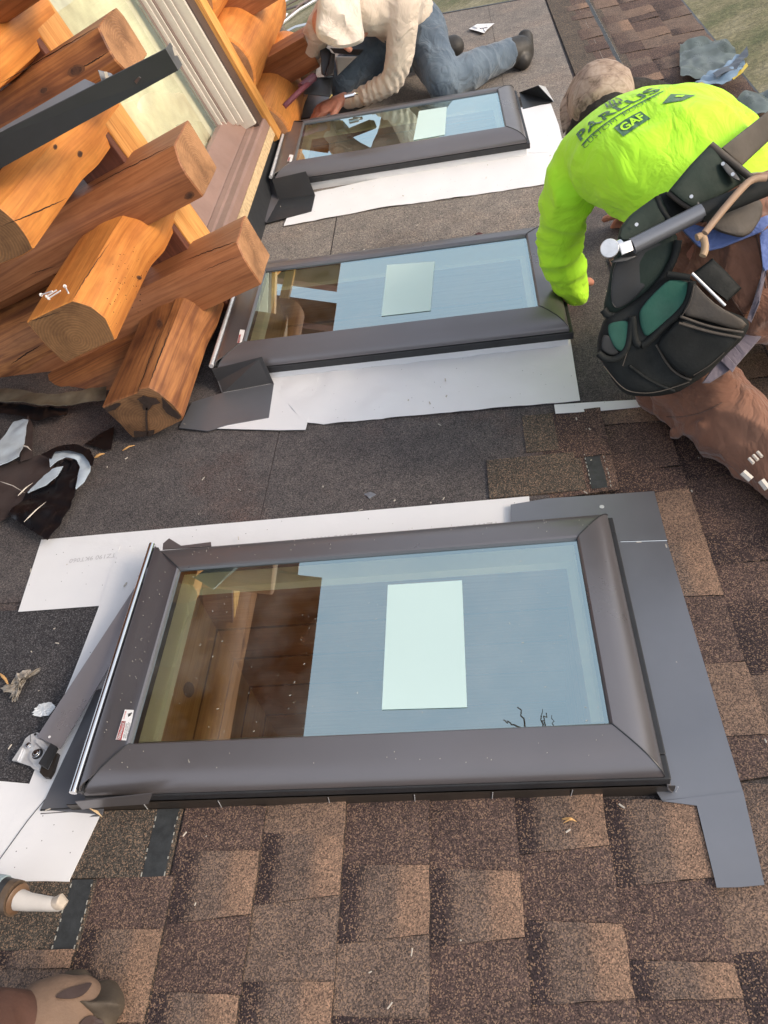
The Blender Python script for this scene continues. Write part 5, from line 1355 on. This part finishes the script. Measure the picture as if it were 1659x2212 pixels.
# ---- tool belt ----
BODY_A = BVHTree.FromPolygons(sh.v + trg.v, sh.f + [[i + len(sh.v) for i in f] for f in trg.f])
for q in ((1450, 430), (1500, 380), (1600, 300), (1550, 480), (1600, 600), (1450, 600), (1350, 650), (1350, 520), (1480, 800)):
    dr = ray(*q); h = BODY_A.ray_cast(CAM, dr.normalized()); print('depth', q, h[0] and round((h[0] - CAM).length / dr.length, 3))
TB = thing('tool_belt', 'black leather tool belt with green lined pouches on the kneeling worker', 'tool belt', (1.3, 1.0, .2))
NEAR = [TB]
lea = plain('black_leather', (.016, .018, .018), .72, 0, .35, 9, .35, 160, .2)
leag = plain('dark_green_leather', (.024, .036, .030), .7, 0, .25, 7, .3, 160, .2)
leab = plain('worn_brown_leather', (.075, .062, .050), .6, 0, .3, 10, .35, 140)
teal = plain('green_lining', (.016, .085, .062), .8, 0, .2, 12, .2, 200)
purp = cloth('grey_webbing', (.115, .10, .13), .1, 1200)
bluew = cloth('blue_webbing', (.10, .15, .36), .12, 1200)
def rounded(px, k=3):
    P = [V((*p, 0)) for p in px]
    for _ in range(k):
        Q = []
        for a_, b_ in zip(P, P[1:] + P[:1]): Q += [a_.lerp(b_, .2), a_.lerp(b_, .8)]
        P = Q
    return P
DEP = {}
def pillow(name, px, mat, depth, bulge=.03, back=.04, parent=TB, rnd=2, tilt=(0, 0), seed=0, amp=.003, edge=.5, hug=None):
    """a closed padded solid whose outline stands at the given distance from the viewer's eye"""
    if parent in NEAR and not callable(depth): depth -= .06
    P = rounded(px, rnd); n = len(P); c = sum(P, V((0, 0, 0))) / n; g = G(); rows = []
    def T(p, off):
        if off is None: return 0
        if callable(depth): return depth(p) + off
        d = depth + tilt[0] * (p.x - c.x) / 100 + tilt[1] * (p.y - c.y) / 100
        if hug is not None:
            dr = ray(p.x, p.y); h = BODY_A.ray_cast(CAM, dr.normalized())
            if h[0] is not None: d = min(d, (h[0] - CAM).length / dr.length - hug)
        return d + off
    for s, o in ((1, back), (1, back * .3), (1.0, 0), (.985, -bulge * .45), (.955, -bulge * .72), (.88, -bulge * .9), (.7, -bulge * .97), (.45, -bulge), (.2, -bulge)):
        ss = s if o <= 0 or s < 1 else (.93 if o == back else .99)
        r = []
        for p in P:
            q = c + (p - c) * ss; d = T(q, o); w_ = rd(q.x, q.y, d)
            if o < 0: w_ = rd(q.x, q.y, d + amp * 2 * noise.noise(w_ * 14 + V((seed, 0, 0))))
            r.append(w_)
        rows.append(r)
    DEP[name] = lambda p, b=bulge: T(p, -b)
    rows.reverse()
    g.loft(rows, True)
    return obj(name, g, mat, parent, ang=50)
def cord(name, px, mat, depth, r, parent=TB, n=8, tilt=None, curve=True, on=None):
    if parent in NEAR: depth = tuple(d - .06 for d in depth) if isinstance(depth, tuple) else depth - .06
    P = px
    if curve and len(px) > 2:
        P = [bez(px, i / 14) for i in range(15)] if len(px) > 3 and False else px
        Q = [V((*p, 0)) for p in px]
        for _ in range(2):
            R2 = [Q[0]]
            for a_, b_ in zip(Q, Q[1:]): R2 += [a_.lerp(b_, .25), a_.lerp(b_, .75)]
            Q = R2 + [Q[-1]]
        P = [(q.x, q.y) for q in Q]
    L_ = len(P); ds = [depth[0] + (depth[1] - depth[0]) * i / (L_ - 1) for i in range(L_)] if isinstance(depth, tuple) else [depth] * L_
    if on: ds = [min(d0 := on(V((x, y, 0))) - r * .3, d0) for (x, y) in P]
    return obj(name, G().tube([rd(x, y, d) for (x, y), d in zip(P, ds)], r, n), mat, parent, ang=50)
cA = lambda *p: [(1244 + x * .2890, 484 + y * .2890) for x, y in p]
cB = lambda *p: [(1296 + x * .2187, 311 + y * .2187) for x, y in p]
pillow('main_pouch', cA((210, 700), (160, 860), (155, 970), (200, 1040), (260, 1150), (330, 1240), (400, 1285), (600, 1290), (760, 1260), (860, 1200), (1000, 1110), (1130, 970), (1250, 860), (1300, 760), (1280, 700), (1000, 600), (870, 400), (700, 360), (450, 560), (330, 640)), lea, 1.80, .045, .10, tilt=(-.02, .04), rnd=1, seed=1, amp=.004)
pillow('upper_pouch', cA((200, 640), (240, 460), (270, 280), (330, 160), (420, 60), (600, 20), (760, 60), (750, 230), (640, 420), (480, 590), (340, 690), (240, 710)), leag, 1.775, .035, .07, tilt=(-.02, .03), rnd=1, seed=2)
pillow('pouch_mouth', cA((280, 300), (400, 170), (640, 130), (680, 220), (560, 420), (420, 580), (300, 640), (255, 560)), MAT['blackp'], DEP['upper_pouch'], .002, .004, seed=3)
pillow('green_lining', cA((470, 650), (560, 540), (690, 415), (780, 420), (850, 440), (830, 560), (780, 650), (680, 740), (600, 790), (520, 850), (480, 760)), teal, DEP['main_pouch'], .004, .004, seed=4)
pillow('green_lining', cA((240, 740), (390, 715), (420, 800), (350, 960), (290, 930), (240, 820)), teal, DEP['main_pouch'], .004, .004, seed=5)
pillow('pouch_mouth', cA((200, 830), (250, 830), (300, 930), (330, 970), (260, 985), (190, 940)), MAT['blackp'], DEP['main_pouch'], .003, .004, seed=6)
pillow('front_pocket', cA((790, 690), (960, 750), (1240, 830), (1110, 980), (960, 1100), (860, 1160), (740, 1090), (640, 960), (600, 890)), lea, lambda p: DEP['main_pouch'](p) - .004, .014, .01, rnd=1, seed=7)
pillow('pocket_flap', cA((880, 430), (960, 520), (1060, 610), (1290, 740), (1230, 800), (960, 720), (790, 680), (850, 560)), leab, lambda p: DEP['main_pouch'](p) - .008, .012, .012, rnd=1, seed=8)
pillow('knife_sheath', cA((1020, 255), (1120, 350), (1240, 480), (1130, 580), (1000, 480), (870, 370)), lea, 1.725, .020, .03, rnd=0, seed=9)
cord('sheath_edge', cA((868, 368), (1115, 610)), MAT['zinc'], 1.70, .0035)
cord('rim', cA((205, 640), (240, 690), (350, 690), (520, 565), (660, 400), (740, 250), (765, 120)), lea, 1.728, .0085, on=DEP['upper_pouch'])
cord('rim', cA((165, 965), (220, 1010), (300, 1015), (370, 950), (400, 860), (415, 720)), lea, 1.765, .008, on=DEP['main_pouch'])
cord('rim', cA((420, 690), (435, 860), (470, 915), (530, 890), (660, 760), (780, 660), (850, 560), (870, 430)), lea, 1.718, .0085, on=DEP['main_pouch'])
cord('rim', cA((680, 375), (760, 385), (850, 400)), lea, 1.718, .007, on=DEP['main_pouch'])
for pp in (((780, 690), (1000, 770), (1250, 810)), ((770, 740), (1000, 810), (1235, 850))): cord('welt', cA(*pp), leab, 1.712, .003, on=DEP['front_pocket'])
cord('welt', cA((600, 900), (690, 1060), (770, 1130), (860, 1165)), leab, 1.716, .003, on=DEP['main_pouch'])
cord('welt', cA((400, 1060), (560, 1180), (740, 1250)), lea, 1.752, .0035, on=DEP['main_pouch'])
cord('stitching', cA((770, 130), (700, 330), (560, 520)), leab, 1.715, .0011, on=lambda p: DEP['upper_pouch'](p) - .003)
for pp in (((205, 1060), (330, 1215), (420, 1262), (600, 1265), (850, 1180)), ((622, 900), (710, 1060), (870, 1140)), ((350, 1060), (400, 900), (430, 720))): cord('stitching', cA(*pp), leab, 1.7, .0012, on=lambda p: DEP['main_pouch'](p) - .004)
for pp in (((800, 735), (1000, 800), (1220, 840)), ((1110, 960), (1000, 1060), (880, 1130))): cord('stitching', cA(*pp), leab, 1.7, .0010, on=lambda p: DEP['front_pocket'](p) - .001)
cord('stitching', cA((885, 450), (860, 590), (790, 690)), leab, 1.704, .0011, on=lambda p: DEP['pocket_flap'](p) - .001)
g1 = pillow('leg_strap', cA((940, 1190), (1010, 1090), (1090, 1000), (1300, 740), (1370, 770), (1400, 830), (1200, 1060), (1000, 1190)), purp, 1.84, .012, .02, rnd=0, seed=11)
pillow('strap_keeper', cA((1080, 1020), (1120, 970), (1200, 1060), (1170, 1110)), purp, 1.822, .006, .012, rnd=0)
pillow('strap', cA((1278, 715), (1330, 560), (1385, 380), (1420, 180), (1450, 180), (1420, 380), (1370, 600), (1310, 740)), purp, 1.76, .004, .008, rnd=0, hug=0.012)
pillow('side_buckle', cA((1370, 60), (1460, 20), (1460, 330), (1400, 360), (1385, 220)), bluew, 1.70, .010, .02, rnd=1)
# belt round the waist
pillow('back_pad', cB((1090, 0), (1190, 50), (1350, 190), (1490, 330), (1400, 390), (1200, 510), (1010, 620), (930, 650), (800, 560), (680, 460), (880, 220)), leag, 1.72, .022, .05, rnd=0, tilt=(.03, 0), seed=12, hug=0.012)
pillow('belt_band', cB((1200, 40), (1440, -150), (1700, -360), (1700, -60), (1560, 70), (1400, 220)), leab, 1.80, .010, .04, rnd=0, tilt=(.12, 0), seed=13, hug=0.008)
pillow('side_pad', cB((165, 960), (200, 820), (300, 700), (420, 610), (590, 490), (640, 600), (700, 740), (520, 870), (330, 980)), leag, 1.73, .03, .05, rnd=1, seed=14, hug=0.012)
pillow('belt_link', cB((580, 500), (660, 470), (760, 540), (860, 660), (700, 750), (640, 640)), lea, 1.74, .012, .04, rnd=0, seed=15, hug=0.008)
cord('pad_edge', cB((1090, 5), (1290, 170), (1485, 330)), leab, 1.705, .008)
cord('pad_edge', cB((680, 465), (800, 570), (940, 655)), leab, 1.703, .008)
cord('pad_edge', cB((560, 520), (600, 640), (680, 750)), lea, 1.705, .006)
for q in (((1180, 190), (1230, 170), (1330, 270), (1400, 370), (1330, 350), (1260, 300)), ((870, 520), (920, 500), (970, 560), (1015, 630), (950, 640), (900, 580))):
    pillow('rivet_tab', cB(*q), MAT['metaldark'], 1.695, .005, .008, rnd=1)
for x, y in ((1215, 195), (1312, 298), (903, 518), (362, 795)):
    p = cB((x, y))[0]; c = rd(p[0], p[1], 1.625 if x > 500 else 1.63); obj('rivet', G().disc(c, CAM - c, .0038, .002), MAT['zinc'], TB)
p_ = cB((352, 830))[0]
pillow('holster_plate', cB((1000, 700), (1250, 600), (1500, 500), (1610, 580), (1600, 720), (1500, 880), (1400, 930), (1200, 880), (1080, 820)), leab, 1.725, .018, .03, rnd=1, seed=16, hug=0.016)
pillow('blue_belt', cB((760, 800), (880, 780), (1100, 860), (1350, 920), (1590, 790), (1659, 700), (1700, 760), (1600, 870), (1200, 1030), (1050, 1065), (960, 1010), (850, 900)), bluew, 1.76, .010, .03, rnd=0, seed=17, hug=0.008)
# hammer hung on the belt
HM = thing('hammer', 'steel hammer with a round face and grey handle hooked across the tool belt', 'hammer', rd(1317, 536, 1.66))
NEAR.append(HM); p = cB((95, 1030))[0]; c = rd(p[0], p[1], 1.605); v_ = (CAM - c).normalized()
obj('striking_face', G().tube([c - v_ * .05, c - v_ * .012, c - v_ * .003, c], [.013, .0185, .0195, .018], 24), MAT['zinc'], HM, ang=40)
obj('neck', G().tube([rd(1325, 536, 1.625), rd(1340, 531, 1.63)], [.011, .014], 12), MAT['chrome'], HM)
pillow('hammer_head', cB((180, 985), (305, 945), (335, 1050), (215, 1100)), MAT['zinc'], 1.672, .008, .03, HM, 0, seed=1, amp=0)
cord('shaft', cB((320, 1010), (1010, 665)), MAT['metal2'], (1.685, 1.66), .0175, HM)
cord('grip', cB((985, 690), (1300, 560), (1700, 400)), lea, (1.665, 1.66), .020, HM)
pillow('claw', cB((90, 1160), (200, 1120), (390, 1095), (300, 1150), (130, 1175)), MAT['metaldark'], 1.70, .006, .02, HM, 1, amp=0)
TN = thing('leather_thong', 'tan leather thong looped over the hammer handle on the belt', 'strap', rd(1560, 430, 1.63))
NEAR.append(TN); cord('thong', cB((1640, 335), (1500, 345), (1390, 450), (1200, 670), (1035, 880)), plain('tan_leather', (.36, .24, .16), .6), 1.625, .0075, TN)
cord('thong_end', cB((955, 925), (1010, 900), (1040, 980), (1035, 1060), (1015, 1105)), plain('tan_leather2', (.42, .29, .18), .6), 1.665, .008, TN)

# ---- worker in cream ----
Bp = thing('person', 'worker in cream long sleeved shirt and blue jeans kneeling behind the farthest skylight', 'person', (.5, 4.0, 0))
SB = V((.95, -.30, 0)); cream = cloth('cream_knit', (.62, .53, .44), .08, 400); denim = cloth('blue_denim', (.07, .105, .15), .2, 700, worn=(.14, .19, .24))
g = G()
limb(g, [((.53, 4.12, .30), .14, .11), ((.49, 3.97, .41), .14, .10), ((.43, 3.70, .49), .15, .10), ((.36, 3.60, .52), .08, .08), ((.29, 3.56, .52), .065, .065)], SB)
limb(g, [r1((.57, 3.63, .49), .06), r1((.52, 3.60, .27), .042), r1((.465, 3.61, .18), .038), r1((.34, 3.65, .13), .034), r1((.20, 3.70, .10), .030)])
limb(g, [r1((.24, 3.79, .50), .055), r1((.12, 3.84, .42), .045), r1((.02, 3.88, .30), .04), r1((-.02, 3.95, .16), .030)])
limb(g, [r1((.62, 4.08, .30), .10), r1((.73, 3.68, .10), .07), r1((1.06, 4.02, .09), .05)])
limb(g, [r1((.42, 4.18, .28), .10), r1((.14, 4.02, .12), .07), r1((.70, 4.30, .09), .05)])
head(g, (.275, 3.57, .50), (-.12, -.15, -.95), (-.75, -.5, .1))
hand(g, (.185, 3.705, .105), (-.95, .06, -.25), (-.15, -.25, .95), 1.25, .30, -1)
hand(g, (-.02, 3.95, .14), (-.5, .3, -.5), (0, -.3, .9), 1.1, .5, 1)
obj('body', clean(g, .0075, 2), skin, Bp, ang=180)
g = G()
limb(g, [((.545, 4.10, .33), .185, .15), ((.50, 3.98, .42), .18, .14), ((.46, 3.80, .49), .205, .14), ((.42, 3.68, .51), .21, .13), ((.37, 3.62, .52), .12, .10)], SB, 24)
limb(g, [r1((.57, 3.63, .51), .095), ((.555, 3.60, .40), .078, .078), ((.52, 3.60, .27), .068, .068), ((.465, 3.61, .18), .062, .062), ((.34, 3.65, .13), .052, .052), ((.215, 3.70, .092), .040, .040)])
limb(g, [r1((.23, 3.80, .52), .095), ((.12, 3.84, .42), .075, .075), ((.02, 3.88, .30), .065, .065), ((-.02, 3.94, .18), .045, .045)])
def cr(p, n):
    f = folds(p, 12, .008, (7, 7, 7))
    t = max(0, min(1, (.30 - p.z) / .08)) * max(0, min(1, (p.x - .2) / .05))
    f += t * .0038 * math.sin((p.x * 1.0 + p.z * .35) * 150 + 5 * noise.noise(p * 9)) * (.5 + abs(noise.noise(p * 14)) * 1.5); return f
obj('shirt', clean(g, .008, 3, cr), cream, Bp, ang=180)
g = G()
limb(g, [((.545, 4.16, .27), .185, .15), ((.53, 4.08, .33), .18, .145)], SB, 22)
limb(g, [((.63, 4.08, .28), .135, .13), ((.68, 3.88, .19), .115, .115), ((.73, 3.71, .11), .095, .095)])
limb(g, [((.73, 3.70, .10), .09, .09), ((.86, 3.80, .105), .09, .085), ((1.00, 3.94, .10), .08, .075), ((1.09, 4.02, .095), .075, .07)], (0, 0, 1))
limb(g, [((.42, 4.16, .27), .13, .13), ((.28, 4.08, .19), .11, .11), ((.15, 3.98, .11), .09, .085)])
limb(g, [((.15, 4.0, .10), .09, .085), ((.45, 4.2, .10), .08, .075), ((.68, 4.30, .09), .07, .07)], (0, 0, 1))
obj('jeans', clean(g, .009, 3, lambda p, n: folds(p, 15, .010, (8, 8, 8))), denim, Bp, ang=180)
boot = plain('black_boot', (.028, .026, .024), .55, 0, .3, 14, .3, 90)
g = G(); limb(g, [((1.10, 4.03, .09), .075, .075), ((1.16, 4.08, .085), .072, .08)], (0, 0, 1)); limb(g, [((1.17, 4.02, .05), .05, .05), ((1.19, 4.12, .06), .055, .075), ((1.20, 4.17, .11), .045, .05)])
obj('boot', clean(g, .008, 3), boot, Bp, ang=180)
g = G(); limb(g, [((.73, 4.30, .08), .06, .06), ((.80, 4.32, .09), .06, .075)], (0, 0, 1)); obj('boot', clean(g, .008, 3), boot, Bp, ang=180)
# white cloth hood over the cap
c6 = lambda *p: [(535.7 + x * .1667, y * .1667) for x, y in p]
pillow('hood', c6((900, -260), (905, 60), (870, 380), (900, 500), (1050, 590), (1200, 630), (1380, 600), (1500, 540), (1510, 440), (1480, 300), (1450, 0), (1400, -260)), cloth('white_hood', (.66, .58, .50), .10, 300), 3.52, .12, .16, Bp, 2, seed=3, amp=.022)
# black tool bag beside the far knee
TBg = thing('tool_bag', 'open black tool bag with white panel, below the cream hooded head', 'tool bag', rp(705, 150, 0))
for nm_, q, mt, d_ in (('bag_side', ((920, 560), (1060, 640), (1090, 700), (1000, 990), (950, 960), (940, 760)), MAT['metaldark'], 4.05), ('bag_side', ((1080, 680), (1130, 700), (1110, 980), (1010, 1000)), MAT['blackp'], 4.0), ('bag_rim', ((1060, 620), (1500, 640), (1440, 720), (1120, 690)), MAT['gasket'], 4.0), ('bag_panel', ((1130, 730), (1420, 730), (1160, 980)), MAT['vinyl'], 4.15), ('bag_base', ((760, 1010), (1100, 990), (1090, 1260), (720, 1220)), MAT['metaldark'], 4.1)):
    pillow(nm_, c6(*q), mt, d_, .015, .05, TBg, 0, amp=.001)
# red handled pry bar, metal sheet under the hand
RB = thing('pry_bar', 'dull red pry bar leaning under the far log end', 'pry bar', rp(640, 220, 0))
cord('bar', c6((460, 1390), (700, 1150), (790, 1080)), plain('dull_red', (.20, .055, .075), .5), (3.95, 4.05), .014, RB)
cord('bar_head', c6((690, 1130), (800, 1040), (850, 1000)), plain('dull_red2', (.17, .07, .10), .5), (4.03, 4.05), .022, RB)
chips('metal_sheet', [(612, 245), (660, 205), (700, 170), (770, 150)], [(625, 258), (700, 252), (760, 240), (820, 215)], MAT['metaldark'], .015, .003, 'dark metal flashing sheet under the cream shirted worker’s hand'.replace('’', "'"), 'flashing', 14, 6, 2, 3)
sliver((718, 205), (712, 212), .005, 'tiny yellow straw by the cream shirted worker', .14, plain('straw_yellow', (.6, .5, .2), .7))
sn = rd(744, 209, 3.95); obj('snips', G().tube([sn, sn + V((.05, .01, 0))], .012, 8).tube([sn + V((.02, .03, 0)), sn + V((.07, .02, 0))], .008, 8), MAT['chrome'], None, sn, 'R', label="small shiny metal snips by the cream shirted worker's hand", cat='snips')

# ================= FOREGROUND: caulk nozzle and boot =================
CG = thing('caulk_gun', 'caulk gun tip with a white nozzle entering from the lower left edge', 'caulk gun', rp(40, 1950, 0))
c7 = lambda x, y: (x * .2083, 1866 + y * .2083)
def fg(name, pts, r, mat, par, w):
    return obj(name, G().tube([rp(*c7(*p), w_) for p, w_ in zip(pts, w)], r, 20), mat, par, ang=50)
fg('nozzle', [(190, 370), (300, 395), (500, 415), (620, 425), (660, 430)], [.020, .0165, .0135, .012, .008], plain('nozzle_plastic', (.52, .50, .48), .45, 0, .08, 30), CG, [.08, .078, .07, .066, .065])
fg('nozzle_tip', [(560, 410), (620, 395), (680, 430)], [.011, .015, .009], plain('dried_caulk', (.55, .48, .40), .7, 0, .2, 40), CG, [.07, .072, .066])
fg('nozzle_collar', [(150, 350), (185, 365), (200, 372)], [.024, .029, .024], plain('brown_collar', (.15, .09, .055), .4), CG, [.08, .08, .08])
fg('tube_cap', [(60, 330), (110, 345), (165, 358)], [.031, .033, .033], plain('worn_tube', (.12, .085, .06), .5, 0, .5, 20), CG, [.08, .08, .08])
fg('barrel', [(-260, 280), (-60, 315), (80, 340)], [.036, .036, .033], MAT['metaldark'], CG, [.09, .085, .08])
fg('label_band', [(-60, 315), (20, 328)], [.0365, .0365], plain('pale_blue_label', (.35, .45, .5), .5), CG, [.0855, .083])

c8 = lambda x, y: c7(x * .92 - 40, 1659 + (y - 1659) * .85 + 60)
BT = thing('boot', 'tan and dark brown work boot toe at the bottom left corner', 'boot', rp(160, 2180, 0))
def bt(name, nodes, mat, vox=.007, side=(1, 0, 0), disp=None):
    g = G(); limb(g, [((rp(*c8(x, y), w_)), a_ * .86, b_ * .86) for (x, y, w_, a_, b_) in nodes], side, 24); return obj(name, clean(g, vox, 3, disp), mat, BT, ang=180)
tan = plain('tan_suede', (.19, .125, .088), .8, 0, .2, 14, .4, 300); brb = plain('brown_rubber', (.075, .058, .042), .75, 0, .25, 10, .35, 160); dkb = plain('dark_brown_leather', (.045, .028, .026), .7, 0, .2, 12, .3, 200)
bt('upper', [(300, 1900, .10, .09, .10), (620, 1640, .085, .095, .085), (850, 1500, .07, .085, .065), (960, 1440, .06, .07, .052)], tan, side=(.3, .9, 0))
bt('toe_cap', [(1040, 1580, .045, .095, .045), (1130, 1470, .045, .085, .045), (1110, 1360, .04, .06, .036)], brb, side=(.2, .9, 0))
bt('sole', [(300, 1960, .03, .12, .028), (800, 1700, .025, .12, .024), (1110, 1450, .025, .105, .024)], brb, side=(.3, .9, 0))
bt('lace_guard', [(-100, 1700, .12, .05, .04), (300, 1500, .115, .05, .035), (600, 1370, .11, .04, .03), (860, 1290, .095, .03, .022)], plain('reddish_trim', (.13, .075, .055), .75, 0, .3, 12, .3, 200), side=(.3, .9, 0))
bt('ankle', [(-260, 1860, .20, .08, .09), (-60, 1800, .16, .09, .08), (250, 1740, .125, .08, .07)], plain('reddish_leather', (.09, .042, .03), .7, 0, .35, 12, .3, 200), side=(.3, .9, 0))
bvb = []
for o in bpy.data.objects:
    if o.parent is BT and o.type == 'MESH':
        n0 = len(bvb); bvb.append(([MI @ ((M3 @ v.co) / K + M3 @ INFO[BT][0]) for v in o.data.vertices], [list(p.vertices) for p in o.data.polygons]))
vv = []; ff = []
for a_, b_ in bvb: n0 = len(vv); vv += a_; ff += [[i + n0 for i in f] for f in b_]
BB = BVHTree.FromPolygons(vv, ff)
for q in (((560, 1400), (640, 1330), (760, 1285), (960, 1235), (900, 1330), (830, 1385), (740, 1410), (640, 1410)), ((790, 1680), (860, 1600), (930, 1570), (1050, 1590), (1080, 1700))):
    P = rounded([c7(*p) for p in q], 2); c = sum(P, V((0, 0, 0))) / len(P); pts = []
    for s_ in (1, .6, .2):
        for p in P:
            x = c + (p - c) * s_; h = onto(BB, x.x, x.y, .003); pts.append(h or rp(x.x, x.y, .12))
    n = len(P); g = G().add(pts, [(k * n + i, k * n + (i + 1) % n, (k + 1) * n + (i + 1) % n, (k + 1) * n + i) for k in range(2) for i in range(n)] + [tuple(range(2 * n, 3 * n))])
    obj('dark_inlay', g, dkb, BT, thick=.001)
